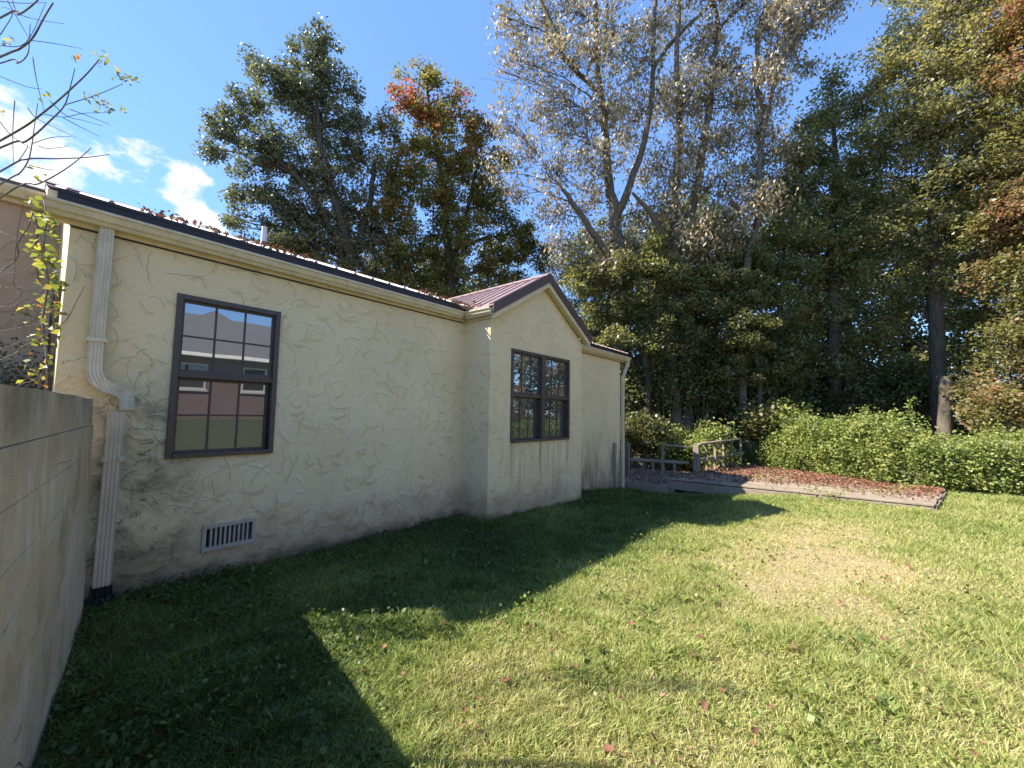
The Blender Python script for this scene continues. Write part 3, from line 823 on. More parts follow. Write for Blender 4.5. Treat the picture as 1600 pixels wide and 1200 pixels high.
# small hooded vent, broken stucco patch
hv = part('dryer_hood', MB().hexa([(7.30, WY - 0.002, 0.42), (7.47, WY - 0.002, 0.42), (7.47, WY - 0.10, 0.40), (7.30, WY - 0.10, 0.40)], [(7.30, WY - 0.002, 0.60), (7.47, WY - 0.002, 0.60), (7.47, WY - 0.02, 0.58), (7.30, WY - 0.02, 0.58)]), 'gutter_paint', HOUSE, 0.004)

# ------------------------------------------------------------------ taller wing beyond the near end of the house
WING = thing('house_wing', 'taller taupe stucco wing with dark eave beside the cream house end wall', 'house', (-3.0, 8.5, 0))
wy = 6.25; wt = 3.50
part('wing_wall', MB().poly([(-8, wy, BASE), (X0 - 0.002, wy, BASE), (X0 - 0.002, wy, wt), (-8, wy, wt)]), 'taupe_stucco', WING)
part('wing_wall', MB().poly([(-8, 11.5, BASE), (-8, wy, BASE), (-8, wy, wt), (-8, 11.5, wt)]), 'taupe_stucco', WING)
part('fascia', MB().box((-8.3, wy - 0.06, wt - 0.02), (X0 - 0.13, wy - 0.003, wt + 0.13)), 'trim_cream', WING, 0.004)
part('gutter', MB().extrude([(-8.3, wy - 0.062, wt + 0.13), (-8.3, wy - 0.062, wt + 0.02), (-8.3, wy - 0.13, wt + 0.02), (-8.3, wy - 0.18, wt + 0.09), (-8.3, wy - 0.18, wt + 0.115), (-8.3, wy - 0.10, wt + 0.115)], (8.3 + X0 - 0.135, 0, 0)), 'gutter_paint', WING)
part('wing_roof', MB().hexa([(-8.3, wy - 0.12, wt + 0.13), (X0 - 0.14, wy - 0.12, wt + 0.13), (X0 - 0.14, 9.0, wt + 1.12), (-8.3, 9.0, wt + 1.12)], [(-8.3, wy - 0.12, wt + 0.17), (X0 - 0.14, wy - 0.12, wt + 0.17), (X0 - 0.14, 9.0, wt + 1.16), (-8.3, 9.0, wt + 1.16)]), 'brown_metal', WING)

# ------------------------------------------------------------------ garden wall
GW = thing('garden_wall', 'stained concrete block garden wall running up to the house corner', 'wall', (0.1, 2.5, 0))
gd = np.array((0.1566, 0.9877)); gn = np.array((gd[1], -gd[0]))
gA = np.array((0.13, 2.69)) - gd * 4.6; gL = 4.6 + 1.66
GH = 1.575; nc = 8; ch = GH / nc


def gw_pt(s, z, off):
    lean = -0.045 * z / GH
    p = gA + gd * s + gn * (off + lean)
    return (p[0], p[1], z)


rr = random.Random(3)
for k in range(nc):
    z0 = k * ch + (0.0015 if k else -0.5); z1 = (k + 1) * ch - (0.0015 if k < nc - 2 else 0.003)
    o0 = rr.uniform(-0.004, 0.004); o1 = o0 + rr.uniform(-0.004, 0.004)
    segs = 14; m = MB(); rows = []
    for i in range(segs + 1):
        s = gL * i / segs; dz = 0 if k < nc - 1 else rr.uniform(-0.008, 0.006)
        rows.append([gw_pt(s, z0, o0 + rr.uniform(-.002, .002)), gw_pt(s, z1 + dz, o1 + rr.uniform(-.002, .002)), gw_pt(s, z1 + dz + (0.004 if k == nc - 1 else 0), -0.2), gw_pt(s, z0, -0.2)])
    m.ring_sweep(rows)
    part('block_course', m, 'concrete', GW)
# mortar core behind the joints
m = MB().ring_sweep([[gw_pt(s, -0.5, -0.012), gw_pt(s, GH - 0.02, -0.012), gw_pt(s, GH - 0.02, -0.19), gw_pt(s, -0.5, -0.19)] for s in (0.02, gL - 0.012)])
part('mortar', m, 'concrete', GW)

# ------------------------------------------------------------------ neighbour's brick house (seen in the window's reflection)
NB = thing('brick_house', 'red brick ranch house with grey hip roof across the lawn', 'house', (5.0, -15, 1.1))
ny, nz0, nz1 = -12.0, 0.6, 3.85
nx0, nx1 = -7.0, 14.0
wins = [(3.9, 5.0, 2.35, 3.45), (6.3, 7.3, 2.35, 3.45), (10.2, 11.3, 2.35, 3.45), (-0.2, 0.9, 2.35, 3.45), (-4.6, -3.5, 2.35, 3.45)]


def face_y(mb, a, b, c, d, y):
    mb.poly([(b, y, c), (a, y, c), (a, y, d), (b, y, d)])


m = MB(); xs = sorted({nx0, nx1, *[q[0] for q in wins], *[q[1] for q in wins]}); zs = [nz0, 2.35, 3.45, nz1]
for i in range(len(xs) - 1):
    for j in range(3):
        cx, cz = (xs[i] + xs[i + 1]) / 2, (zs[j] + zs[j + 1]) / 2
        if any(q[0] < cx < q[1] and q[2] < cz < q[3] for q in wins): continue
        face_y(m, xs[i], xs[i + 1], zs[j], zs[j + 1], ny)
m.poly([(nx1, ny - 9, nz0), (nx1, ny, nz0), (nx1, ny, nz1), (nx1, ny - 9, nz1)]); m.poly([(nx0, ny, nz0), (nx0, ny - 9, nz0), (nx0, ny - 9, nz1), (nx0, ny, nz1)])
m.poly([(nx0, ny - 9, nz0), (nx1, ny - 9, nz0), (nx1, ny - 9, nz1), (nx0, ny - 9, nz1)])
part('brick_wall', m, 'brick_red', NB)
e = 0.45; rz0 = nz1 - 0.02; rz1 = nz1 + 2.5
A, B, C, D = (nx0 - e, ny + e, rz0), (nx1 + e, ny + e, rz0), (nx1 + e, ny - 9 - e, rz0), (nx0 - e, ny - 9 - e, rz0)
R0, R1 = (nx0 + 4.5, ny - 4.5, rz1), (nx1 - 4.5, ny - 4.5, rz1)
m = MB(); m.poly([B, A, R0, R1]); m.poly([D, C, R1, R0]); m.poly([A, D, R0]); m.poly([C, B, R1])
m.poly([(5.4 - 3.4, ny + e + 0.02, rz0 + 0.05), (5.4, ny - 1.0, rz1 - 0.35), (5.4, ny - 4.4, rz1 - 0.30)]); m.poly([(5.4, ny - 1.0, rz1 - 0.35), (5.4 + 3.4, ny + e + 0.02, rz0 + 0.05), (5.4, ny - 4.4, rz1 - 0.30)])
m.poly([(5.4 + 3.4, ny + e + 0.02, rz0 + 0.05), (5.4, ny - 1.0, rz1 - 0.35), (5.4 - 3.4, ny + e + 0.02, rz0 + 0.05)])
part('hip_roof', m, 'shingle_grey', NB)
part('gutter', MB().box((nx0 - e, ny + e, rz0 - 0.12), (nx1 + e, ny + e + 0.12, rz0 + 0.03)), 'white_trim', NB, 0.01)
part('soffit', MB().box((nx0 - e, ny + 0.002, rz0 - 0.10), (nx1 + e, ny + e - 0.002, rz0 - 0.06)), 'white_trim', NB)
for a, b, c, d in wins:
    m = MB().box((a, ny - 0.05, c), (b, ny + 0.03, c + 0.08)).box((a, ny - 0.05, d - 0.07), (b, ny + 0.03, d)).box((a, ny - 0.05, c + 0.08), (a + 0.07, ny + 0.03, d - 0.07)).box((b - 0.07, ny - 0.05, c + 0.08), (b, ny + 0.03, d - 0.07))
    m.box((a + 0.07, ny - 0.04, (c + d) / 2 - 0.03), (b - 0.07, ny + 0.02, (c + d) / 2 + 0.03))
    wn = part('window', m, 'white_trim', NB)
    part('pane', MB().poly([(b - 0.07, ny - 0.03, c + 0.08), (a + 0.07, ny - 0.03, c + 0.08), (a + 0.07, ny - 0.03, d - 0.07), (b - 0.07, ny - 0.03, d - 0.07)]), 'glass_lower', wn)
    part('sill', MB().box((a - 0.06, ny - 0.02, c - 0.08), (b + 0.06, ny + 0.09, c - 0.001)), 'white_trim', wn)

# ------------------------------------------------------------------ deck
DZ = -0.02
FL, FR = np.array((10.46, 3.64)), np.array((10.79, -1.04)); BR = np.array((13.55, -1.50)); BL = np.array((15.6, 3.30))
DECK = thing('wooden_deck', 'low weathered wooden platform deck strewn with leaves before the hedge', 'deck', (12.2, 1.2, -0.3))
nb = 22
dr = random.Random(5)
for k in range(nb):
    f0, f1 = k / nb, (k + 1) / nb
    l0, l1 = FL + (BL - FL) * f0, FL + (BL - FL) * f1; r0, r1 = FR + (BR - FR) * f0, FR + (BR - FR) * f1
    gap = 0.09
    l1 = l1 + (l0 - l1) * gap; r1 = r1 + (r0 - r1) * gap
    ext = dr.uniform(-0.015, 0.03); dirv_ = (r0 - l0) / np.linalg.norm(r0 - l0); r0 = r0 + dirv_ * ext; r1 = r1 + dirv_ * ext
    z = DZ + dr.uniform(-0.005, 0.004); zr = DZ + dr.uniform(-0.005, 0.004)
    m = MB().hexa([(*l0, z - 0.035), (*r0, zr - 0.035), (*r1, zr - 0.035), (*l1, z - 0.035)], [(*l0, z), (*r0, zr), (*r1, zr), (*l1, z)])
    part('deck_board', m, 'deck_wood', DECK, 0.004)
u = (FR - FL) / np.linalg.norm(FR - FL); nrm = np.array((u[1], -u[0]))
if nrm[0] > 0: nrm = -nrm
p0 = FL + nrm * 0.024; p1 = FR + nrm * 0.024
part('fascia_board', MB().bar((*p0, DZ - 0.150), (*p1, DZ - 0.150), 0.04, 0.20), 'deck_wood', DECK, 0.005)
q1 = BR + np.array((0.03, -0.03)); q0 = FR + np.array((0.03, -0.03))
part('fascia_board', MB().bar((*q0, DZ - 0.130), (*q1, DZ - 0.130), 0.04, 0.18), 'deck_wood', DECK, 0.005)
part('fascia_board', MB().bar((*(FL + np.array((0.02, 0.03))), DZ - 0.150), (*(BL + np.array((0, 0.03))), DZ - 0.150), 0.04, 0.20), 'deck_wood', DECK, 0.005)
for p in (FL + u * 0.1 - nrm * 0.1, FL + u * 0.45 - nrm * 0.12, FL + u * 1.6 - nrm * 0.12, FL + u * 3.2 - nrm * 0.12):
    part('deck_post', MB().bar((*p, -0.75), (*p, DZ - 0.04), 0.1, 0.1, (1, 0, 0)), 'rail_wood', DECK, 0.004)

# lower walkway between house and deck
WALK = thing('wooden_walkway', 'low shaded wooden walkway between the house corner and the deck', 'walkway', (11.5, 4.5, -0.4))
WZ = -0.16
wa, wb = np.array((9.95, 5.2)), np.array((10.22, 3.55)); wc, wdp = np.array((13.2, 3.70)), np.array((13.0, 5.6))
for k in range(14):
    f0, f1 = k / 14, (k + 0.95) / 14
    a0, a1 = wa + (wdp - wa) * f0, wa + (wdp - wa) * f1; b0, b1 = wb + (wc - wb) * f0, wb + (wc - wb) * f1
    z = WZ + dr.uniform(-0.008, 0.006)
    part('deck_board', MB().hexa([(*a0, z - 0.035), (*b0, z - 0.035), (*b1, z - 0.035), (*a1, z - 0.035)], [(*a0, z), (*b0, z), (*b1, z), (*a1, z)]), 'deck_wood', WALK, 0.004)
part('fascia_board', MB().bar((wa[0] - 0.024, wa[1], WZ - 0.14), (wb[0] - 0.024, wb[1], WZ - 0.14), 0.04, 0.20), 'rail_wood', WALK, 0.005)
part('deck_post', MB().bar((10.30, 3.50, -0.8), (10.30, 3.50, WZ - 0.04), 0.12, 0.12, (1, 0, 0)), 'rail_wood', WALK, 0.004)
part('deck_post', MB().bar((10.14, 4.7, -0.8), (10.14, 4.7, WZ - 0.04), 0.10, 0.10, (1, 0, 0)), 'rail_wood', WALK, 0.004)

# railings
RAIL = thing('deck_railing', 'broken grey wooden railing with leaning pickets along the deck side', 'railing', (13.5, 3.5, -0.02))
cpost = np.array((12.28, 3.46))


def ptz(p, z): return (p[0], p[1], z)


part('post', MB().bar(ptz(cpost, -0.5), ptz(cpost, 0.74), 0.15, 0.14, (1, 0, 0)), 'rail_wood', RAIL, 0.006)
part('post', MB().bar((12.62, 3.52, -0.5), (12.62, 3.52, 0.72), 0.12, 0.05, (1, 0, 0)), 'rail_wood', RAIL, 0.005)
e2 = np.array((15.1, 2.85)); dirr = e2 - cpost
part('rail', MB().bar(ptz(cpost + dirr * 0.04, 0.75), ptz(cpost + dirr * 0.93, 0.84), 0.12, 0.045), 'rail_wood', RAIL, 0.004)
part('rail', MB().bar(ptz(cpost + dirr * 0.05, 0.30), ptz(cpost + dirr * 1.04, 0.38), 0.045, 0.09), 'rail_wood', RAIL, 0.004)
for f, tl in ((0.17, 0.06), (0.34, 0.10), (0.52, 0.14), (0.72, 0.06), (0.93, 0.10)):
    p = cpost + dirr * f + np.array((0, -0.045))
    part('picket', MB().bar((p[0] - tl * 0.6, p[1], DZ + 0.012), (p[0] + tl, p[1] + 0.02, 0.80), 0.06, 0.06, (1, 0, 0)), 'rail_wood', RAIL, 0.004)
    if 0.3 < f < 0.8:
        p2 = cpost + dirr * (f + 0.09) + np.array((0, 0.05))
        part('picket', MB().bar((p2[0], p2[1], DZ + 0.012), (p2[0] - 0.05, p2[1], 0.36), 0.05, 0.05, (1, 0, 0)), 'rail_wood', RAIL, 0.004)
RAIL2 = thing('walkway_railing', 'sagging dark wooden railing of thin posts beside the shaded walkway', 'railing', (12.0, 5.0, -0.16))
s0 = np.array((11.3, 5.08)); s1 = cpost + np.array((0.02, 0.16))
for f, h_, wd in ((0.0, 0.84, 0.12), (0.40, 0.40, 0.07), (0.56, 0.80, 0.07), (0.74, 0.35, 0.06)):
    p = s0 + (s1 - s0) * f
    part('post', MB().bar(ptz(p, -0.5), ptz(p + np.array((0.02, 0.0)), h_ - 0.10), wd, wd, (1, 0, 0)), 'rail_wood', RAIL2, 0.005)
part('rail', MB().bar(ptz(s0 + (s1 - s0) * 0.03, 0.28), ptz(s0 + (s1 - s0) * 0.97, 0.22), 0.045, 0.085), 'rail_wood', RAIL2, 0.004)
part('rail', MB().bar(ptz(s0 + (s1 - s0) * 0.54, 0.72), ptz(s0 + (s1 - s0) * 0.97, 0.66), 0.09, 0.04), 'rail_wood', RAIL2, 0.004)


# ------------------------------------------------------------------ trees
def bez(p, q, sag, n=6):
    p = np.array(p, float); q = np.array(q, float); c = p * 0.45 + q * 0.55 + np.array(sag)
    t = np.linspace(0, 1, n)[:, None]
    return (1 - t) ** 2 * p + 2 * t * (1 - t) * c + t * t * q


def tree(name, label, group, base, stems, blobs, leaf, nleaf, size, barkm, clump=0.75, cl_per=1.0, droop=0.35, hang=0.0, aspect=0.55,
         tintf=None, seed=1, twigs=True, fine=False, limb_r=0.06, up=(0, 0, 1), flat=0.65, tint0=0.45, cat='tree'):
    """stems: polylines of (point, radius). blobs: (centre, radius, squash). Clumps of leaves fill the blobs, limbs reach for them."""
    rng = np.random.default_rng(seed)
    t = thing(name, label, cat, (base[0], base[1], float(zg(base[0], base[1]))), group)
    mb = MB(); spts = []
    for st in stems:
        P = [np.array(p, float) for p, r in st]; R = [r for p, r in st]
        # resample with a little wander
        Q, RR = [], []
        for i in range(len(P) - 1):
            for s in np.linspace(0, 1, 4, endpoint=False):
                Q.append(P[i] * (1 - s) + P[i + 1] * s + rng.normal(size=3) * R[i] * 0.18 * (s > 0)); RR.append(R[i] * (1 - s) + R[i + 1] * s)
        Q.append(P[-1]); RR.append(R[-1])
        mb.tube(Q, RR, 9); spts += list(zip(Q, RR))
    SP = np.array([p for p, r in spts]); SR = np.array([r for p, r in spts])
    vol = np.array([b[1] ** 2.2 for b in blobs]); share = vol / vol.sum()
    Cs, Ts = [], []
    for b, sh in zip(blobs, share):
        c, r, sq = np.array(b[0], float), b[1], b[2] if len(b) > 2 else 0.85
        n = max(3, int(cl_per * 5.0 * (r / clump) ** 2))
        k = unit(rng.normal(size=(n, 3))) * (rng.uniform(0.12, 1.0, (n, 1)) ** 0.55) * r; k[:, 2] *= sq
        cc = c + k
        cc[:, 2] = np.maximum(cc[:, 2], zg(cc[:, 0], cc[:, 1]) + 0.3)
        # limb to the blob centre from the nearest stem point below it
        dv = c - SP; dist = np.linalg.norm(dv, axis=1) + np.where(dv[:, 2] < 0.25 * np.linalg.norm(dv[:, :2], axis=1), 4.0, 0.0)
        j = int(np.argmin(dist)); r0 = max(0.018, min(SR[j] * 0.65, limb_r * (0.6 + r * 0.35)))
        L = bez(SP[j], c, (0, 0, 0.12 * np.linalg.norm(c - SP[j])), 7); L[1:-1] += rng.normal(size=(5, 3)) * 0.05 * r
        mb.tube(L, np.linspace(r0, r0 * 0.35, 7), 6)
        if twigs:
            for q in cc[::(1 if fine else 2)]:
                i = rng.integers(2, 7); B = bez(L[i], q, (0, 0, 0.10 * r), 4); B[1:-1] += rng.normal(size=(2, 3)) * 0.05 * r
                mb.tube(B, np.linspace(max(0.010, r0 * 0.35), 0.006, 4), 4, False)
                if fine:
                    for _ in range(3):
                        e_ = q + rng.normal(size=3) * clump * 0.45
                        mb.tube([B[2], q * .4 + e_ * .6 + rng.normal(size=3) * .05, e_], [.007, .005, .003], 3, False)
        m = int(nleaf * sh / n) + 1
        rad = clump * rng.uniform(0.6, 1.25, n)
        g = rng.normal(size=(n, m, 3)); g /= np.linalg.norm(g, axis=2, keepdims=True); g *= rng.uniform(0.05, 1, (n, m, 1)) ** 0.5 * rad[:, None, None] * 0.95; g[:, :, 2] *= flat
        Cs.append((cc[:, None, :] + g).reshape(-1, 3))
        Ts.append((tint0 + rng.normal(size=(n, 1)) * 0.13 + rng.normal(size=(n, m)) * 0.15).ravel())
    Cn = np.concatenate(Cs); T = np.concatenate(Ts)
    ok = Cn[:, 2] > zg(Cn[:, 0], Cn[:, 1]) + 0.05; Cn, T = Cn[ok], T[ok]
    if tintf is not None: T = T + tintf(Cn, rng)
    V, F = leaf_cards(Cn, size, aspect, droop, rng, hang)
    mesh_np('crown', V, F, leaf, T, t)
    part('trunk', mb, barkm, t, smooth=True)
    return t


def blobs_px(lst, d):
    """(px, py, radius px, depth offset[, squash])"""
    out = []
    for q in lst:
        dd = d + q[3]
        out.append((at_depth(q[0], q[1], dd), q[2] * dd / FPX, q[4] if len(q) > 4 else 0.85))
    return out


def stem_px(lst, d):
    """(px, py, radius m[, depth offset])"""
    return [(at_depth(q[0], q[1], d + (q[3] if len(q) > 3 else 0)), q[2]) for q in lst]


def grounded(px, py, d, r, rest):
    b = at_depth(px, py, d); z = float(zg(b[0], b[1])) - 0.15
    return (b[0], b[1]), [((b[0], b[1], z), r)] + rest


WOODS = 'tall trees standing behind the house and deck'

# dark green oak, left
d = 15.5
base, st = grounded(560, 640, d, 0.30, stem_px([(556, 480, .25), (548, 400, .20), (528, 330, .15, -.3), (500, 230, .10, -.2), (490, 120, .05, 0)], d))
st2 = stem_px([(548, 420, .16), (575, 330, .12, .5), (585, 250, .07, .6)], d)
st3 = stem_px([(545, 430, .14), (505, 330, .10, -.6), (455, 265, .08, -1.0), (410, 235, .05, -1.2), (345, 215, .03, -1.2)], d)
bl = blobs_px([(352, 205, 36, -1), (390, 170, 34, -.8), (330, 232, 22, -1), (430, 225, 42, -1), (400, 245, 30, -1.3), (395, 100, 22, -.4), (430, 130, 36, -.3), (480, 80, 34, 0), (508, 60, 22, .2), (470, 150, 44, 0), (520, 130, 38, .3),
               (540, 190, 36, .4), (490, 215, 40, .6), (560, 250, 36, .8), (510, 280, 42, 0), (395, 300, 38, -1), (445, 330, 46, -.8), (500, 350, 50, -.2), (560, 330, 44, .6), (375, 345, 24, -1.2), (460, 385, 46, -.8),
               (530, 405, 50, 0), (590, 380, 42, .8), (590, 290, 26, 1), (600, 430, 40, 1), (420, 380, 30, -1), (560, 150, 16, .8), (470, 270, 26, -.6)], d)
tree('oak_tree', 'dark green oak with spreading plumes, the one closest to the clouds', WOODS, base, [st, st2, st3], bl, 'leaf_oak', 60000, 0.125, 'bark_dark', 0.40, 1.15, seed=11, tint0=0.54, flat=0.8)

# red-tipped maple
d = 16.5
base, st = grounded(700, 640, d, 0.26, stem_px([(702, 460, .20), (700, 380, .17), (690, 280, .12), (672, 180, .07), (665, 110, .03)], d))
st2 = stem_px([(700, 440, .12), (730, 330, .09, .5), (750, 240, .05, .6)], d)
st3 = grounded(612, 640, d + 1, 0.14, stem_px([(606, 420, .12, 1), (610, 320, .08, .8), (625, 230, .04, .5)], d))[1]
bl = blobs_px([(664, 105, 16, 0), (680, 130, 22, 0), (630, 150, 24, -.3), (625, 110, 10, -.2), (655, 175, 34, 0), (700, 180, 34, .3), (720, 150, 18, .5), (610, 200, 26, -.4), (745, 210, 36, .5), (680, 230, 46, 0), (625, 260, 42, -.4),
               (735, 270, 46, .4), (780, 250, 24, .8), (680, 310, 50, 0), (620, 330, 42, -.5), (770, 320, 44, .6), (720, 370, 50, 0), (650, 390, 48, -.3), (800, 370, 40, .8), (780, 420, 44, .4), (700, 440, 50, 0), (840, 400, 32, 1), (630, 440, 40, -.5)], d)


def maple_tint(C, rng):
    z = C[:, 2]; n = np.sin(C[:, 0] * 1.7 + C[:, 1] * 0.9) * np.sin(C[:, 2] * 1.3 + C[:, 0])
    return 0.20 * smooth(8.5, 13.5, z) + rng.uniform(0.0, 0.42, len(C)) * (n > 0.72) * smooth(7, 10, z) - 0.05


tree('maple_tree', 'green maple with a red and orange tipped crown behind the bay gable', WOODS, base, [st, st2, st3], bl, 'leaf_maple', 56000, 0.13, 'bark_dark', 0.42, 1.1, seed=12, tintf=maple_tint, tint0=0.42, flat=0.8)

def pale_tint(C, rng):
    return np.where(rng.uniform(size=len(C)) < 0.75 * (1 - smooth(6.5, 12.5, C[:, 2])), 0.38, 0.0)


# tall pale-leaved trees with their long bare limbs
d = 15.5
base, st = grounded(972, 650, d, 0.34, stem_px([(970, 480, .29), (967, 402, .24), (959, 332, .20), (950, 273, .16), (946, 210, .13), (939, 147, .11), (931, 87, .09), (931, 0, .08), (925, -120, .05), (930, -230, .02)], d))
st2 = stem_px([(962, 345, .17), (985, 287, .13, -.2), (1006, 224, .11, -.3), (1018, 157, .095, -.3), (1020, 87, .08, -.3), (1025, 0, .065, -.2), (1040, -130, .04)], d)
st3 = stem_px([(945, 165, .09), (932, 140, .09, -.3), (908, 119, .08, -.5), (880, 91, .075, -.7), (869, 52, .07, -.8), (845, 0, .06, -.9), (815, -90, .03, -1)], d)
st4 = stem_px([(965, 420, .13), (946, 395, .13, -.4), (915, 346, .11, -.8), (887, 304, .08, -1.1), (870, 285, .03, -1.2)], d)
st5 = stem_px([(1020, 110, .07), (1045, 70, .07, -.3), (1080, 35, .06, -.5), (1115, 5, .05, -.6), (1150, -50, .03, -.6)], d)
pale = [(800, 40, 36), (820, 100, 34), (850, 40, 40), (790, 180, 30), (820, 240, 34), (860, 160, 44), (880, 90, 40), (900, 20, 44), (930, 90, 44), (900, 210, 46), (950, 160, 46), (960, 40, 46), (1000, 100, 44), (990, 190, 46), (940, 260, 42), (870, 270, 36),
        (1030, 40, 44), (1040, 150, 44), (830, -40, 40), (900, -60, 50), (980, -60, 50), (1050, -70, 46), (930, -150, 50), (1020, -150, 46), (860, 330, 34), (780, 110, 16), (800, 300, 26), (920, 320, 34), (765, 270, 18), (930, 380, 34), (985, 385, 34), (900, 425, 34), (1000, 330, 34), (950, 430, 36), (870, 380, 28)]
tree('pale_tree', 'tall forked tree thinly clothed in pale dry leaves beside the bay roof', WOODS, base, [st, st2, st3, st4, st5], blobs_px([(a, b, r, random.uniform(-1.2, 1.2)) for a, b, r in pale], d), 'leaf_pale', 21000, 0.16, 'bark_pale', 0.58, 2.2,
     droop=0.6, hang=0.35, fine=True, aspect=0.46, seed=13, tint0=0.45, tintf=pale_tint, flat=1.0, limb_r=0.03)
d = 15.0
base, st = grounded(1055, 650, d, 0.27, stem_px([(1052, 500, .24), (1051, 420, .21), (1055, 350, .17), (1057, 290, .14), (1062, 210, .12), (1057, 87, .09), (1062, 0, .06), (1060, -120, .03)], d))
st2 = grounded(1072, 650, d, 0.22, stem_px([(1072, 480, .19), (1069, 413, .17), (1078, 336, .16), (1093, 280, .14), (1104, 196, .12), (1114, 105, .10), (1123, 42, .08), (1114, 0, .07), (1120, -140, .03)], d))[1]
st3 = stem_px([(1049, 400, .10), (1044, 381, .10, -.2), (1016, 332, .09, -.5), (988, 301, .05, -.8)], d)
st4 = stem_px([(1122, 48, .06), (1140, 25, .06, -.2), (1165, 5, .05, -.3), (1190, -30, .03, -.3)], d)
pale2 = [(1070, 150, 40), (1100, 60, 42), (1110, 150, 44), (1080, 230, 42), (1130, 220, 36), (1060, 290, 38), (1120, 290, 36), (1140, 110, 36), (1100, -30, 44), (1150, -20, 44), (1080, -110, 44), (1140, -110, 40), (1020, 260, 32), (1160, 170, 28), (1040, 330, 30), (1030, 400, 34), (1085, 370, 36), (1120, 390, 34), (1060, 440, 34), (1140, 330, 34)]
tree('pale_tree', 'twin-stemmed pale leaved tree, the middle one of the three pale trees', WOODS, base, [st, st2, st3, st4], blobs_px([(a, b, r, random.uniform(-1, 1)) for a, b, r in pale2], d), 'leaf_pale', 16000, 0.16, 'bark_pale', 0.58, 2.2,
     droop=0.6, hang=0.35, fine=True, aspect=0.46, seed=14, tint0=0.42, tintf=pale_tint, flat=1.0, limb_r=0.03)
d = 14.5
base, st = grounded(1160, 650, d, 0.15, stem_px([(1160, 450, .13), (1174, 381, .12), (1186, 332, .11), (1186, 262, .10), (1191, 192, .095), (1181, 122, .085), (1183, 63, .075), (1197, 0, .06), (1210, -110, .03)], d))
st2 = stem_px([(1188, 215, .08), (1203, 160, .07, -.3), (1215, 110, .06, -.4), (1245, 60, .05, -.5), (1290, 15, .04, -.6), (1330, -20, .02, -.6)], d)
pale3 = [(1190, 30, 38), (1230, 20, 38), (1270, 15, 34), (1310, 5, 26), (1220, 90, 34), (1250, 60, 30), (1190, 120, 32), (1210, 170, 30), (1180, 210, 30), (1230, -50, 42), (1290, -50, 36), (1200, -120, 40), (1165, 260, 26), (1215, 230, 24), (1265, 100, 20), (1190, 320, 32), (1160, 380, 30), (1215, 290, 28)]
tree('pale_tree', 'slender bare-limbed tree with sparse pale leaves, nearest to the oak wood', WOODS, base, [st, st2], blobs_px([(a, b, r, random.uniform(-1, 1)) for a, b, r in pale3], d), 'leaf_pale', 10500, 0.155, 'bark_pale', 0.58, 2.2,
     droop=0.6, hang=0.35, fine=True, aspect=0.46, seed=15, tint0=0.43, tintf=pale_tint, flat=1.0, limb_r=0.03)


def simple_tree(name, label, px, d, tr, blobs, leaf, nl, size, seed, bm='bark_dark', tint0=0.45, tintf=None, clump=0.6, cl=1.2, top=None, grow=1.0, **kw):
    ty = min(b[1] for b in blobs) if top is None else top
    blobs = [(b[0], b[1], b[2] * grow, *b[3:]) for b in blobs]
    base, st = grounded(px, 650, d, tr, stem_px([(px + 2, 650 + (ty - 650) * .2, tr * .9), (px - 4, 650 + (ty - 650) * .45, tr * .7), (px + 6, 650 + (ty - 650) * .72, tr * .45), (px, ty + 12, 0.02)], d))
    return tree(name, label, WOODS, base, [st], blobs_px(blobs, d), leaf, nl, size, bm, clump, cl, seed=seed, tint0=tint0, tintf=tintf, **kw)


# understory and mid-height trees between the bay and the hedge
simple_tree('leafy_tree', 'mid-height green tree in the dark gap just past the house corner', 1010, 14.3, .11,
            [(915, 440, 30, .2), (955, 425, 34, 0), (1000, 425, 36, 0), (1045, 435, 36, .2), (940, 490, 34, 0), (990, 480, 36, 0), (1040, 495, 38, 0), (1085, 470, 34, .3), (960, 530, 30, -.2), (1020, 540, 32, 0), (1080, 530, 32, .2), (900, 410, 24, .6), (1110, 430, 30, .4), (1020, 390, 30, .3)],
            'leaf_green', 27000, .115, 21, tint0=.68, cl=1.0, clump=.45)
simple_tree('leafy_tree', 'shaded tree filling the wood between the first two pale trees', 950, 18.0, .16,
            [(905, 470, 44, 0), (950, 440, 50, 0), (1000, 430, 52, .3), (930, 520, 50, -.4), (990, 500, 56, 0), (1030, 480, 52, .5), (960, 570, 46, 0), (1020, 560, 50, .2), (1000, 620, 50, .5), (1060, 610, 46, .6), (890, 420, 40, .6), (900, 390, 30, .9), (1010, 370, 40, 0), (1070, 350, 44, 0)],
            'leaf_green', 26000, .14, 27, tint0=.55)
simple_tree('leafy_tree', 'dense green tree behind the two pale trunks and the railing', 1085, 16.2, .18,
            [(1030, 400, 36, 0), (1080, 420, 42, 0), (1130, 410, 44, .2), (1060, 480, 44, -.3), (1120, 480, 46, 0), (1170, 450, 44, .3), (1090, 540, 44, -.4), (1150, 540, 46, -.2), (1120, 600, 40, 0), (1180, 600, 40, .2), (1060, 350, 30, .4), (1120, 350, 30, .5), (1200, 520, 40, .3)],
            'leaf_green', 36000, .13, 22, tint0=.55, grow=1.3)
simple_tree('leafy_tree', 'low shrubby maple with bright leaf sprays above the vine bush', 1130, 15.2, .09,
            [(1080, 530, 28, 0), (1130, 545, 32, 0), (1180, 560, 30, .2), (1100, 590, 30, .2), (1160, 500, 28, .3), (1050, 560, 26, .1)],
            'leaf_green', 11000, .12, 23, tint0=.66, flat=.45, grow=1.15)
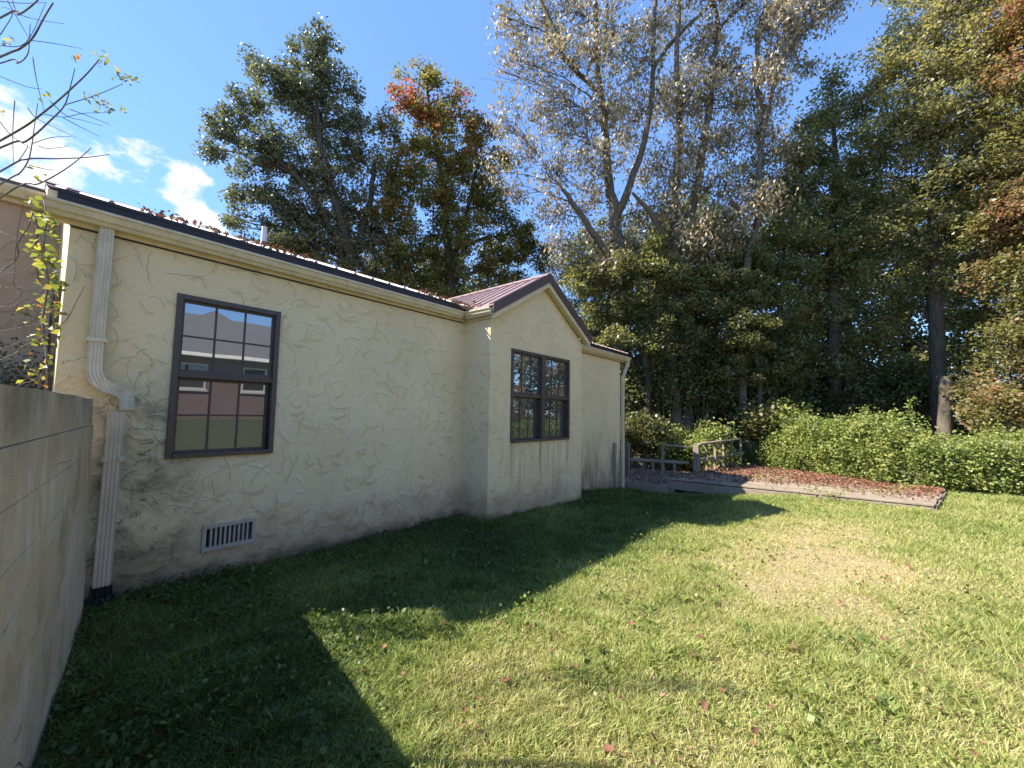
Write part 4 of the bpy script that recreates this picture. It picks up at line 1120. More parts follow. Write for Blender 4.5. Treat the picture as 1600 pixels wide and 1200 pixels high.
simple_tree('leafy_tree', 'bushy olive tree in front of the slender pale trunk, over the start of the hedge', 1185, 14.1, .09,
            [(1130, 470, 30, .2), (1170, 450, 32, 0), (1210, 460, 32, .2), (1150, 520, 32, 0), (1195, 520, 34, 0), (1235, 510, 28, .3), (1130, 575, 28, .3), (1175, 585, 32, .2), (1220, 575, 30, .3), (1185, 410, 26, .3), (1225, 420, 24, .5)],
            'leaf_green', 19000, .115, 28, tint0=.62, cl=1.0, clump=.45)
simple_tree('tall_tree', 'tall dense green tree with a dark pointed top beside the sky gap', 1300, 15.5, .24,
            [(1300, 130, 20, 0), (1290, 165, 26, 0), (1320, 190, 30, .3), (1270, 215, 32, 0), (1240, 240, 30, -.2), (1330, 250, 42, 0), (1270, 290, 46, -.4), (1215, 300, 40, 0), (1340, 330, 48, .2), (1280, 370, 52, 0), (1220, 380, 44, -.3), (1330, 420, 50, .3), (1250, 450, 50, 0), (1310, 510, 48, .2), (1230, 530, 46, .3), (1350, 560, 40, .5), (1280, 590, 44, .4)],
            'leaf_light', 60000, .13, 24, tint0=.60, grow=1.3)
simple_tree('tall_tree', 'broad lofty green tree with bark-stripped lower trunk above the hedge', 1462, 14.2, .24,
            [(1420, 60, 30, 0), (1460, 30, 34, 0), (1500, 10, 40, 0), (1380, 110, 32, 0), (1430, 120, 42, 0), (1490, 100, 46, -.3), (1550, 80, 46, 0), (1390, 190, 42, 0), (1450, 200, 50, -.3), (1520, 190, 52, -.3), (1390, 270, 40, .3), (1450, 300, 50, 0), (1530, 290, 54, -.4), (1400, 370, 40, .2), (1480, 390, 46, 0), (1550, 400, 50, 0), (1440, -50, 40, .3), (1520, -80, 56, .3), (1580, -40, 50, 0), (1540, 480, 44, .2), (1420, 460, 30, .5), (1380, 500, 30, .8)],
            'leaf_light', 72000, .125, 25, tint0=.66, grow=1.4, tintf=lambda C, r: 0.32 * smooth(6, 14, C[:, 2]))
simple_tree('tall_tree', 'reddening tree leaning over the hedge with rust and green leaves', 1640, 12.6, .22,
            [(1580, 60, 40, .4), (1640, 20, 60, 0), (1570, 150, 40, .3), (1620, 120, 50, 0), (1590, 230, 44, 0), (1640, 220, 60, 0), (1560, 320, 36, .2), (1600, 340, 46, -.2), (1650, 340, 60, 0), (1560, 420, 30, .2), (1600, 450, 42, 0), (1570, 540, 40, .2), (1620, 560, 50, 0), (1540, 600, 32, .4), (1590, 630, 36, .3), (1660, 480, 60, 0), (1640, -100, 70, 0), (1500, 620, 24, .6)],
            'leaf_turning', 60000, .12, 26, tint0=.60, grow=1.35, tintf=lambda C, r: 0.28 * np.sin(C[:, 0] * 0.9 + C[:, 2] * 0.7) * np.sin(C[:, 1] * 1.1 + C[:, 2] * .5))
# woods further back, one tree after another
far = [(880, 24, 'leaf_green', 'shaded'), (760, 25, 'leaf_green', 'rounded'), (640, 24, 'leaf_oak', 'dark'), (1010, 22, 'leaf_green', 'thick'), (1120, 25, 'leaf_oak', 'tall'), (1220, 21, 'leaf_green', 'deep green'), (1330, 23, 'leaf_oak', 'leafy'), (1420, 20, 'leaf_green', 'slim'), (1540, 22, 'leaf_green', 'wide'), (1680, 20, 'leaf_oak', 'heavy')]
where = ['behind the bay gable ridge', 'behind the maple stems', 'between the oak and the maple, far back', 'behind the house corner tree', 'far behind the two middle pale stems', 'deep in the wood behind the slender pale tree', 'behind the pointed green tree',
         'between the pointed tree and the pale stripped trunk', 'behind the stripped trunk, far back', 'far back behind the reddening tree']
for i, ((px, d, lm, kind), wh) in enumerate(zip(far, where)):
    r = random.Random(40 + i); bl = []
    topy = {640: 380, 760: 400, 880: 450, 1010: 340, 1120: 330}.get(px, 300)
    y = 640
    while y > topy:
        for k in range(2):
            bl.append((px + r.uniform(-75, 75), y + r.uniform(-20, 20), r.uniform(26, 42), r.uniform(-1.5, 1.5)))
        y -= 34
    simple_tree('woodland_tree', f'{kind} woodland tree standing {wh}', px, d, .22, bl, lm, 12500, .24, 60 + i, tint0=.40, clump=.95, cl=1.1, grow=1.2, twigs=False)
def treeline():
    rng = np.random.default_rng(300)
    n = 26000; th = np.radians(rng.uniform(-28, 84, n)); r = rng.uniform(30, 40, n); hgt = 4.5 + 2.5 * np.sin(th * 9) + 1.2 * np.sin(th * 23)
    C = np.column_stack([r * np.cos(th), r * np.sin(th), rng.uniform(-.4, 1, n) * 0 + rng.uniform(0, 1, n) ** 0.8 * hgt - .3])
    V, F = leaf_cards(C, .42, .7, .2, rng)
    tag(mesh_np('far_wood', V, F, 'leaf_green', rng.normal(.35, .18, n)), 'dim mass of far woodland foliage low between the trunks', None, None, 'stuff')


treeline()
# trees to the side of the lawn, seen in the bay window
for i, (x, y, lm, lab) in enumerate([(19.5, -7.5, 'leaf_turning', 'rust and green tree by the end of the hedge, reflected in the bay window'), (17.5, -12.0, 'leaf_green', 'green lawn-side tree reflected low in the bay window'), (24.0, -11.0, 'leaf_green', 'tall side tree beyond the lawn, reflected in the bay window glass')]):
    r = random.Random(80 + i)
    bl = [((x + r.uniform(-2.2, 2.2), y + r.uniform(-2.2, 2.2), zz + r.uniform(-.5, .5)), r.uniform(1.1, 1.8), .8) for zz in np.arange(1.6, 12.5, .62)]
    z0 = float(zg(x, y)) - .1
    tree('side_tree', lab, WOODS, (x, y), [[((x, y, z0), .25), ((x + .1, y, 4), .2), ((x - .1, y + .1, 8), .12), ((x, y, 12), .03)]], bl, lm, 12000, .17, 'bark_dark', .8, 1.0, seed=90 + i, tint0=.5, twigs=False)

# pale stripped trunk beside the tall tree
b = at_depth(1476, 650, 13.2); z = float(zg(b[0], b[1]))
SN = thing('dead_trunk', 'pale barkless broken trunk standing among dark leaves above the hedge', 'tree', (b[0], b[1], z))
m = MB(); pp = []
for k, (py, rr_) in enumerate(((700, .21), (660, .185), (630, .165), (600, .155), (588, .11))):
    q = at_depth(1476 + (0.5 * k), py, 13.2); pp.append((q, rr_))
m.tube([(pp[0][0][0], pp[0][0][1], z - 0.2)] + [p for p, r in pp], [0.24] + [r for p, r in pp], 10)
part('trunk', m, 'bark_pale', SN, smooth=True)


# ------------------------------------------------------------------ hedge of vines and bushes
def leaf_mass(name, label, cat, C, size, m, tint0, seed, stems=None, group=None, loc=None):
    rng = np.random.default_rng(seed)
    loc = loc or tuple(C.mean(0)[:2]) + (float(zg(*C.mean(0)[:2])),)
    t = thing(name, label, cat, loc, group)
    T = tint0 + rng.normal(size=len(C)) * 0.17 + 0.14 * np.sin(C[:, 0] * 2.1 + C[:, 1] * 2.7) * np.sin(C[:, 2] * 3 + C[:, 1])
    V, F = leaf_cards(C, size, 0.72, 0.25, rng)
    mesh_np('foliage', V, F, m, T, t)
    if stems: part('stem', stems, 'bark_twig', t)
    return t


def hedge():
    rng = np.random.default_rng(31)
    line = np.array([(18.2, 5.2), (16.9, 2.9), (15.3, 0.9), (13.95, -0.9), (14.6, -2.2), (15.9, -3.5), (17.5, -5.2), (19.0, -7.5)])
    seg = np.diff(line, axis=0); L = np.linalg.norm(seg, axis=1); cum = np.concatenate([[0], np.cumsum(L)])
    def at(s):
        k = np.clip(np.searchsorted(cum, s, side='right') - 1, 0, len(L) - 1); f = (s - cum[k]) / L[k]
        p = line[k] + seg[k] * f[:, None]; nrm = np.stack([seg[k][:, 1], -seg[k][:, 0]], 1) / L[k][:, None]
        nrm *= np.where(nrm[:, :1] > 0, -1, 1)      # towards the lawn
        return p, nrm
    nclump = 1900
    s = rng.uniform(0, cum[-1], nclump); p, nm = at(s)
    top = 1.25 - 0.36 * smooth(4.5, 9.0, s) + 0.10 * np.sin(s * 1.3) + 0.22 * np.exp(-((s - 6.6) / 0.9) ** 2) + 0.09 * np.sin(s * 3.7 + 1) + 0.05 * np.sin(s * 7.9)
    a = rng.uniform(0, 1, nclump)
    # over the front face and the rounded top
    hz = np.where(a < 0.66, a / 0.66, 1.0); off = np.where(a < 0.66, 0.42 * (1 - 0.35 * hz ** 2), 0.30 - (a - 0.66) / 0.34 * 1.4)
    c = np.stack([p[:, 0] + nm[:, 0] * off, p[:, 1] + nm[:, 1] * off, zg(p[:, 0], p[:, 1]) + 0.1 + hz * (top - 0.05)], 1)
    c += rng.normal(size=c.shape) * 0.10
    tall = rng.uniform(size=nclump) < 0.08; c[tall, 2] += rng.uniform(0.06, 0.32, tall.sum())
    m = 60
    C = (c[:, None] + rng.normal(size=(nclump, m, 3)) * 0.115).reshape(-1, 3)
    # two shoots
    for px, py0, py1 in ((1424, 622, 660), (1354, 634, 670), (1260, 645, 670)):
        for t in np.linspace(0, 1, 26):
            q = at_depth(px + rng.normal() * 4, py0 + (py1 - py0) * t, 10.7); C = np.concatenate([C, q[None] + rng.normal(size=(3, 3)) * 0.06 * (0.5 + t)])
    C = C[C[:, 2] > zg(C[:, 0], C[:, 1]) + 0.03]
    st = MB()
    for k in range(60):
        q, n_ = at(np.array([cum[-1] * (k + .5) / 60])); x, y = q[0] + n_[0] * 0.2; z0 = float(zg(x, y))
        st.tube([(x, y, z0 - .05), (x + rng.normal() * .1, y + rng.normal() * .1, z0 + .6), (x + rng.normal() * .2, y + rng.normal() * .2, z0 + 1.2)], [.018, .014, .006], 5, False)
    leaf_mass('vine_hedge', 'long bright green hedge of tangled vines behind the deck', 'hedge', C, 0.074, 'leaf_vine', 0.55, 32, st)


hedge()


def bush(label, px, py, rpx, d, n, size, m, tint, seed, sq=0.8, name='bush', zmin=0.0):
    rng = np.random.default_rng(seed)
    c = at_depth(px, py, d); r = rpx * d / FPX; k = unit(rng.normal(size=(int(40 * 1.5), 3))) * rng.uniform(0.3, 1, (60, 1)) ** .5 * r; k[:, 2] *= sq
    C = ((c + k)[:, None] + rng.normal(size=(60, n // 60, 3)) * 0.16).reshape(-1, 3)
    C = C[C[:, 2] > zg(C[:, 0], C[:, 1]) + 0.03]
    st = MB(); g = (c[0], c[1], float(zg(c[0], c[1])) - .05)
    for q in (c + k)[::3]:
        st.tube(bez(g, q, (0, 0, .2), 5), np.linspace(.02, .005, 5), 4, False)
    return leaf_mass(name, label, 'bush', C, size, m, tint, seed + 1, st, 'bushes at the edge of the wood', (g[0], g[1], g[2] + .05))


bush('rounded yellow-green vine bush behind the broken railing', 1100, 700, 50, 13.4, 5200, .10, 'leaf_vine', .60, 200)
bush('pale green bush sprouting between the house corner and the railing', 1055, 705, 30, 13.6, 2000, .11, 'leaf_vine', .62, 210)
bush('yellowish shrub rising behind the start of the hedge', 1230, 655, 34, 13.6, 2400, .11, 'leaf_vine', .72, 220)
bush('loose grey-green shrub just above the hedge beside the vine bush', 1180, 655, 32, 14.0, 2400, .12, 'leaf_green', .8, 230)
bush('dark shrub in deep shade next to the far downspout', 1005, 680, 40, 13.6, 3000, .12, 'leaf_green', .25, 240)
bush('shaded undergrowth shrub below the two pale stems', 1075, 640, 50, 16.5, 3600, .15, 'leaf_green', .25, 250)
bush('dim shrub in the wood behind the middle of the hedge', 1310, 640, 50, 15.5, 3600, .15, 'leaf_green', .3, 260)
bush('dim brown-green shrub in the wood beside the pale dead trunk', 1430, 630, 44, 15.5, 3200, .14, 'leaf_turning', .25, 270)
bush('rust tinged shrub at the foot of the reddening tree', 1560, 640, 40, 12.0, 3000, .11, 'leaf_turning', .55, 280)
for i, (px, py, r_, d, tn, lab) in enumerate((
        (985, 610, 46, 15.0, .5, 'shaded leafy shrub right behind the far downspout, taller than the railing'), (1040, 600, 44, 15.0, .55, 'leafy shrub hiding the foot of the two pale stems'), (1095, 600, 46, 15.1, .55, 'tall shrub rising straight above the rounded vine bush'),
        (1150, 600, 44, 15.2, .5, 'tall shrub hiding the foot of the slender pale tree'), (1205, 610, 42, 15.4, .45, 'shrub in shade behind the start of the hedge, above the yellowish one'), (1262, 605, 42, 15.8, .4, 'shrub in the wood left of the pointed tree trunk'), (1345, 600, 42, 16.0, .4, 'shrub in the wood right of the pointed tree trunk'), (1405, 600, 36, 16.2, .35, 'shrub in the wood left of the stripped trunk'))):
    bush(lab, px, py, r_, d, 4200, .125, 'leaf_green', tn, 400 + i * 3, 1.1)
bush('small evergreen bush behind the garden wall', 8, 600, 20, 3.6, 1400, .035, 'leaf_oak', .7, 290)

# ------------------------------------------------------------------ sapling behind the garden wall, vine on the house corner
SAP = thing('bare_sapling', 'bare branched sapling with a few curled leaves reaching over the garden wall', 'tree', (-0.9, 3.4, 0))
SD = 2.35
mb = MB(); srng = np.random.default_rng(5)
hub = np.array((-0.75, 3.45, 1.2))
mb.tube([(-0.9, 3.4, -0.1), (-0.85, 3.42, 0.7), tuple(hub), (-0.72, 3.5, 2.2), (-0.70, 3.5, 3.0), (-0.75, 3.45, 3.9)], [.045, .04, .036, .03, .022, .012], 8)


def limb(pts, r0, r1, dd=0.0, root=None):
    P = [at_depth(x, y, SD + dd) for x, y in pts]
    if root is not None: P = [np.array(root)] + P
    Q = []
    for i in range(len(P) - 1):
        a, b = P[i], P[i + 1]; pa = P[max(i - 1, 0)]; nb_ = P[min(i + 2, len(P) - 1)]
        for s in np.linspace(0, 1, 5, endpoint=False):
            Q.append(0.5 * ((2 * a) + (-pa + b) * s + (2 * pa - 5 * a + 4 * b - nb_) * s * s + (-pa + 3 * a - 3 * b + nb_) * s ** 3))
    Q.append(P[-1])
    mb.tube(Q, np.linspace(r0 * .48, r1 * .6, len(Q)), 6)


T1, T2, T3 = (-0.72, 3.5, 2.1), (-0.71, 3.5, 2.6), (-0.72, 3.48, 1.55)
limb([(0, 220), (69, 175), (128, 123), (155, 93)], .015, .005, 0, T1)
limb([(0, 231), (40, 221), (80, 187), (101, 164), (110, 135), (117, 107)], .014, .003, .05, T1)
limb([(101, 164), (149, 149), (192, 131)], .006, .003, .05)
limb([(0, 268), (40, 249), (88, 248), (135, 246), (171, 241)], .013, .003, .1, (-0.72, 3.5, 1.9))
limb([(0, 309), (61, 287), (107, 261), (143, 231)], .012, .003, -.05, T3)
limb([(0, 288), (29, 272), (44, 251), (50, 225), (53, 203), (59, 161)], .010, .003, .1, (-0.72, 3.5, 1.8))
limb([(0, 89), (29, 77), (51, 59), (69, 27), (83, 4)], .014, .006, .05, T2)
limb([(0, 28), (29, 23), (59, 0), (75, -25)], .012, .005, 0, T2)
limb([(0, 99), (27, 99), (43, 85), (46, 60), (47, 37)], .009, .003, .1, T2)
for pts in ([(48, 63), (85, 68), (128, 76)], [(19, 0), (29, 21), (60, 31), (100, 37)], [(11, 0), (28, 30), (45, 59)], [(51, 89), (58, 130), (69, 173)], [(0, 119), (40, 135), (65, 139)], [(23, 157), (20, 205), (21, 256)], [(43, 168), (56, 184), (85, 199), (120, 215)],
            [(77, 157), (104, 181), (130, 188), (160, 197)], [(99, 184), (125, 198), (155, 213)], [(51, 224), (80, 215), (112, 213)], [(107, 170), (140, 182), (172, 195)], [(68, 178), (100, 183), (130, 177), (172, 176)], [(0, 71), (40, 67), (72, 3)], [(0, 55), (20, 20), (1, 10)], [(30, 250), (42, 232), (43, 226)], [(60, 228), (75, 232), (105, 229)], [(45, 258), (70, 264), (92, 266)], [(0, 190), (18, 212), (48, 232)], [(0, 2), (35, 5), (70, 4)]):
    limb(pts, .0055, .002, srng.uniform(-.05, .1))
limb([(52, 331), (45, 352), (28, 379), (0, 425)][::-1], .010, .005, .1, (-0.72, 3.48, 1.5))
limb([(11, 476), (21, 442), (24, 393), (30, 350), (37, 317)], .007, .003, .12, (-0.74, 3.46, 1.3))
limb([(0, 563), (30, 545), (65, 527), (102, 501), (120, 470), (132, 447)], .009, .003, -.05, hub)
for pts in ([(0, 518), (40, 510), (76, 504)], [(0, 545), (40, 532), (75, 525)], [(0, 449), (40, 449), (74, 447)], [(0, 392), (18, 377), (60, 378)], [(0, 425), (30, 426), (62, 412)], [(20, 610), (45, 588), (62, 574)], [(45, 535), (50, 500), (66, 470)], [(0, 480), (22, 478), (45, 470)], [(30, 600), (60, 590), (75, 560)], [(0, 362), (30, 372), (70, 362)]):
    limb(pts, .005, .002, srng.uniform(.0, .25))
part('stem', mb, 'bark_twig', SAP, smooth=True)
C = []
for px, py, n, sp in ((122, 92, 7, 5), (155, 85, 6, 7), (163, 100, 7, 6), (187, 115, 10, 7), (200, 122, 16, 8), (135, 152, 8, 6), (150, 165, 9, 8), (172, 168, 10, 8), (190, 172, 6, 6), (70, 150, 5, 5), (10, 68, 5, 4), (3, 177, 4, 4), (55, 268, 7, 8), (20, 62, 3, 4), (165, 160, 6, 5), (60, 280, 4, 6)):
    for k in range(n): C.append(at_depth(px + srng.normal() * sp, py + srng.normal() * sp * .7, SD + srng.normal() * .03))
C = np.array(C); V, F = leaf_cards(C, 0.036, .40, .4, srng)
mesh_np('leaves', V, F, 'leaf_yellowgreen', srng.uniform(0.0, 1.0, len(C)) ** 0.7, SAP)

VINE = thing('climbing_vine', 'yellow-green leafed vine climbing the sunlit near corner of the house', 'vine', (0.05, 4.6, 0))
vm = MB(); VD = 2.85
for pts in ([(70, 620), (74, 560), (66, 500), (76, 440), (68, 390), (74, 340), (68, 312)], [(60, 600), (88, 540), (80, 470), (90, 430)], [(50, 330), (60, 360), (52, 400), (62, 440)]):
    vm.tube([at_depth(x, y, VD) for x, y in pts], np.linspace(.009, .004, len(pts)), 5)
part('stem', vm, 'bark_twig', VINE, smooth=True)
C = []
for px, py, n, sp in ((58, 322, 12, 9), (72, 335, 14, 9), (62, 352, 22, 10), (78, 362, 16, 8), (55, 382, 16, 8), (72, 395, 20, 9), (80, 405, 10, 8), (64, 412, 14, 8), (85, 430, 14, 7), (90, 445, 12, 7), (75, 440, 8, 7), (60, 470, 10, 12), (78, 478, 12, 10), (45, 485, 7, 8), (90, 482, 8, 6), (68, 500, 10, 10), (85, 510, 10, 8), (60, 530, 8, 10), (72, 545, 8, 10), (50, 580, 10, 12), (70, 575, 10, 9), (58, 597, 8, 10)):
    for k in range(n): C.append(at_depth(px + srng.normal() * sp, py + srng.normal() * sp, VD + srng.normal() * .10))
C = np.array(C); V, F = leaf_cards(C, 0.048, .72, .35, srng)
mesh_np('leaves', V, F, 'leaf_yellowgreen', srng.normal(0.45, 0.22, len(C)) + 0.35 * (C[:, 2] < 2.3) * (srng.uniform(size=len(C)) < .5), VINE)


# ------------------------------------------------------------------ grass
def inside(P, poly):
    x, y = P[:, 0], P[:, 1]; r = np.zeros(len(P), bool); n = len(poly)
    for i in range(n):
        (x0, y0), (x1, y1) = poly[i], poly[(i + 1) % n]
        c = ((y0 > y) != (y1 > y)) & (x < (x1 - x0) * (y - y0) / (y1 - y0 + 1e-12) + x0); r ^= c
    return r


def lawn_mask(P):
    k = (P[:, 1] < WY - 0.01)
    k &= ~((P[:, 0] > BX0 - 0.01) & (P[:, 0] < BX1 + 0.01) & (P[:, 1] > BY - 0.01))
    k &= ~inside(P, [tuple(FL - u * 0.02), tuple(FR + u * 0.06), tuple(BR), tuple(BL)])
    k &= ~((P[:, 0] > 10.15) & (P[:, 1] > 3.45))
    s = (P - gA) @ gn
    k &= s > 0.012
    return k


def vnoise(P, f, seed):
    """cheap smooth value noise on the plane"""
    r = np.random.default_rng(seed); g = r.uniform(size=(256, 256)); q = P * f + 64.0
    i = np.floor(q).astype(int); t = q - i; t = t * t * (3 - 2 * t); i %= 255
    a, b, c, d_ = g[i[:, 0], i[:, 1]], g[i[:, 0] + 1, i[:, 1]], g[i[:, 0], i[:, 1] + 1], g[i[:, 0] + 1, i[:, 1] + 1]
    return (a * (1 - t[:, 0]) + b * t[:, 0]) * (1 - t[:, 1]) + (c * (1 - t[:, 0]) + d_ * t[:, 0]) * t[:, 1]


def sample_lawn(n, rng, r0=1.1, r1=17.0, power=1.6, knee=2.6):
    """points over the lawn in front of the eye, thinning with distance"""
    rr_ = np.linspace(r0, r1, 400); pdf = rr_ * np.minimum(1.0, (knee / rr_) ** power); cdf = np.cumsum(pdf); cdf /= cdf[-1]
    r = np.interp(rng.uniform(size=n), cdf, rr_)
    th = np.radians(40) + rng.uniform(-1, 1, n) * np.radians(68)
    P = np.stack([r * np.cos(th), r * np.sin(th)], 1)
    return P[lawn_mask(P)]


def dryness(P):
    a = vnoise(P, 0.55, 1) * 0.45 + vnoise(P, 1.7, 2) * 0.35 + vnoise(P, 5.0, 3) * 0.25
    patch = 0.09 + 0.42 * np.exp(-(((P[:, 0] - 6.0) / 2.5) ** 2 + ((P[:, 1] - 0.6) / 1.1) ** 2)) + 0.12 * np.exp(-(((P[:, 0] - 3.0) / 1.6) ** 2 + ((P[:, 1] + 0.4) / 0.8) ** 2))
    lush_shade = -0.58 * smooth(1.5, 2.7, P[:, 1] + 0.10 * np.sin(3 * P[:, 0])) - 0.50 * (1 - smooth(0.7, 1.5, (P - gA) @ gn)) * (1 - smooth(1.5, 2.7, P[:, 1]))  # greener grass by the walls, its tint darkened out to the cast shadows' edge
    return a + patch + lush_shade


def grass():
    rng = np.random.default_rng(77)
    P = sample_lawn(760000, rng)
    n = len(P); z = zg(P[:, 0], P[:, 1]); dist = np.linalg.norm(P, axis=1)
    dry = dryness(P); tuft = vnoise(P, 7.0, 4); tall = vnoise(P, 2.3, 5)
    h = (0.018 + 0.024 * rng.uniform(size=n) + 0.045 * np.clip(tuft - 0.55, 0, 1) * 2 + 0.035 * np.clip(tall - 0.6, 0, 1) * 2) * np.clip(1.15 - 0.75 * np.clip(dry - 0.65, 0, 1) * 2, 0.45, 1.2)
    nearwall = np.exp(-np.clip(WY - P[:, 1], 0, 9) / 0.12); h *= 1 + 0.5 * nearwall
    h *= 1 + 0.05 * np.clip(dist - 4, 0, 8)
    wdt = (0.0016 + 0.0019 * rng.uniform(size=n)) * (1 + 0.21 * np.clip(dist - 2.0, 0, 12))
    a = rng.uniform(0, 2 * np.pi, n); lean = rng.uniform(0.3, 1.5, n) * h
    dx, dy = np.cos(a) * lean, np.sin(a) * lean
    b = rng.uniform(0, 2 * np.pi, n); sx_, sy_ = np.cos(b) * wdt, np.sin(b) * wdt
    base = np.stack([P[:, 0], P[:, 1], z - 0.004], 1)
    L = base + np.stack([-sx_, -sy_, 0 * z], 1); R = base + np.stack([sx_, sy_, 0 * z], 1)
    M = base + np.stack([dx * 0.35, dy * 0.35, h * 0.62], 1)
    ML = M - np.stack([sx_, sy_, 0 * z], 1) * 0.8; MR = M + np.stack([sx_, sy_, 0 * z], 1) * 0.8
    T = base + np.stack([dx, dy, h], 1)
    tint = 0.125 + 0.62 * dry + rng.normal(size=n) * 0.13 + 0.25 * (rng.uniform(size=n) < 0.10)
    near = dist < 3.3
    # near blades bend at mid height, far blades are single
    i = np.where(near)[0]; k = len(i)
    V1 = np.stack([L[i], R[i], MR[i], ML[i]], 1).reshape(-1, 3); V2 = np.stack([ML[i], MR[i], T[i]], 1).reshape(-1, 3)
    j = np.where(~near)[0]; V3 = np.stack([L[j], R[j], T[j]], 1).reshape(-1, 3)
    Q = np.arange(4 * k).reshape(-1, 4); Ftri = np.concatenate([Q[:, [0, 1, 2]], Q[:, [0, 2, 3]]])
    F = np.concatenate([Ftri, 4 * k + np.arange(3 * k).reshape(-1, 3), 7 * k + np.arange(3 * len(j)).reshape(-1, 3)])
    tt = np.concatenate([tint[i], tint[i], tint[i], tint[j]])
    o = mesh_np('grass', np.concatenate([V1, V2, V3]), F, 'grass_blade', tt)
    tag(o, 'short patchy lawn grass, green with straw coloured dry areas', None, None, 'stuff')


def weeds():
    """low broad leaves: clover by the walls, plantain here and there"""
    rng = np.random.default_rng(78)
    P = sample_lawn(150000, rng, knee=3.5)
    wl = 0.75 * np.exp(-np.clip(WY - P[:, 1], 0, 9) / 1.0) * (P[:, 0] < 4.3) + 0.75 * np.exp(-np.abs((P - gA) @ gn) / 0.55) + 0.10
    keep = rng.uniform(size=len(P)) < wl * smooth(0.38, 0.62, vnoise(P, 3.1, 9)) * 1.1
    P = P[keep][:42000]
    n = len(P); hh = 0.025 + 0.055 * rng.uniform(size=n) * (0.5 + vnoise(P, 4, 10)); z = zg(P[:, 0], P[:, 1]) + hh
    C = np.stack([P[:, 0], P[:, 1], z], 1)
    s = 0.022 + 0.014 * rng.uniform(size=n)
    V, F = leaf_cards(C, s, 0.9, 0.05, rng)
    # rosettes of longer leaves in the sunny lawn
    Q = sample_lawn(800, rng, r1=8.0, knee=4)
    Q = Q[(Q[:, 1] < 2.6) & (dryness(Q) < 0.72)]
    add, ta = [], []
    for q in Q:
        kind = rng.uniform(); m = rng.integers(6, 11); L = rng.uniform(0.05, 0.11)
        zz = float(zg(q[0], q[1]))
        for k in range(m):
            a = rng.uniform(0, 6.28); el = rng.uniform(0.25, 0.9)
            d_ = np.array((math.cos(a) * math.cos(el), math.sin(a) * math.cos(el), math.sin(el))); sd = np.array((-math.sin(a), math.cos(a), 0)) * L * rng.uniform(.09, .17)
            b0 = np.array((q[0], q[1], zz)) + np.array((rng.normal() * .02, rng.normal() * .02, 0)); md = b0 + d_ * L * .55; tp = b0 + d_ * L + np.array((0, 0, -.018))
            add.append([b0, md + sd, tp, md - sd]); ta.append(rng.uniform(.5, 1.0))
    add = np.array(add).reshape(-1, 3)
    F2 = len(V) + np.arange(len(add)).reshape(-1, 4)
    tt = np.concatenate([np.clip(rng.normal(.42, .2, n) + .45 * (P[:, 1] < 2.2) * ((P - gA) @ gn > 1.1), 0, 1), np.array(ta)])  # clover outside the cast shadows gets a lighter tint for sunlight
    o = mesh_np('clover_weeds', np.concatenate([V, add]), np.concatenate([F, F2]), 'weed_leaf', tt)
    tag(o, 'low clover and broad leaved weeds among the grass by the walls', None, None, 'stuff')


grass(); weeds()


# ------------------------------------------------------------------ fallen leaves
def curled_leaf_mesh(seed):
    r = np.random.default_rng(seed); n = 5
    V, F = [], []
    for i in range(n + 1):
        t = i / n; wd = math.sin(math.pi * min(0.98, t * .92 + .05)) ** .8 * 0.36
        zc = 0.30 * (t - .5) ** 2 + 0.06
        for s in (-1, -.45, 0, .45, 1):
            V.append((t - .5, s * wd * (1 + 0.22 * math.sin(9 * t + s * 2 + seed)), zc + 0.20 * abs(s) * wd + r.normal() * .02))
    for i in range(n):
        for k in range(4):
            a = i * 5 + k; F.append((a, a + 5, a + 6, a + 1))
    me = bpy.data.meshes.new('fallen_leaf'); me.from_pydata(V, [], F); me.update(); me.materials.append(MATS['leaf_dry'])
    at = me.attributes.new('tint', 'FLOAT', 'FACE'); tv = r.uniform(.15, .85); at.data.foreach_set('value', [float(np.clip(tv + r.normal() * .08, 0, 1)) for _ in F])
    me.polygons.foreach_set('use_smooth', [True] * len(F))
    return me


leaf_meshes = [curled_leaf_mesh(s) for s in range(7)]
lr = np.random.default_rng(99)
spots = [(600, 1020), (575, 1035), (565, 1058), (748, 1105), (722, 1148), (745, 1150), (955, 1085), (970, 1098), (1060, 1005), (1083, 1032), (1095, 1003), (1130, 1088), (1168, 1005), (1297, 1070), (1315, 948), (1380, 1008), (1030, 1140), (1022, 1163), (950, 1180), (985, 983), (1004, 968), (808, 872), (560, 1008), (695, 985), (825, 985), (870, 963), (855, 1067), (790, 1075), (725, 1120), (1205, 875), (1250, 900), (1270, 905),
         (1100, 1110), (1410, 1045), (1440, 1062), (1500, 985), (1530, 1010), (1120, 925), (1095, 920), (1345, 920), (1385, 905), (1420, 890), (1240, 870), (1300, 880), (240, 970), (330, 1090), (585, 905), (1240, 1020), (1365, 1100), (1470, 1120), (1560, 905), (1180, 1150), (900, 1050), (1335, 985), (1215, 960), (1405, 960), (1075, 1180), (870, 1000), (1040, 905), (930, 925)]
proto = None
for i, (px, py) in enumerate(spots):
    p = on_plane(px, py, 2, 0.0); x, y = p[0], p[1]
    if x > 4.2:
        p = on_plane(px, py, 2, float(zg(x, y))); x, y = p[0], p[1]
    o = bpy.data.objects.new('fallen_leaf', leaf_meshes[i % 7]); COL.objects.link(o)
    s = lr.uniform(.022, .055); o.scale = (s, s, s * lr.uniform(.9, 1.6))
    o.location = (x, y, float(zg(x, y)) + 0.035); o.rotation_euler = (lr.normal() * .45, lr.normal() * .35, lr.uniform(0, 6.28))
    tag(o, 'curled reddish brown dead leaf lying on the lawn', 'leaf', 'dead leaves scattered over the lawn')


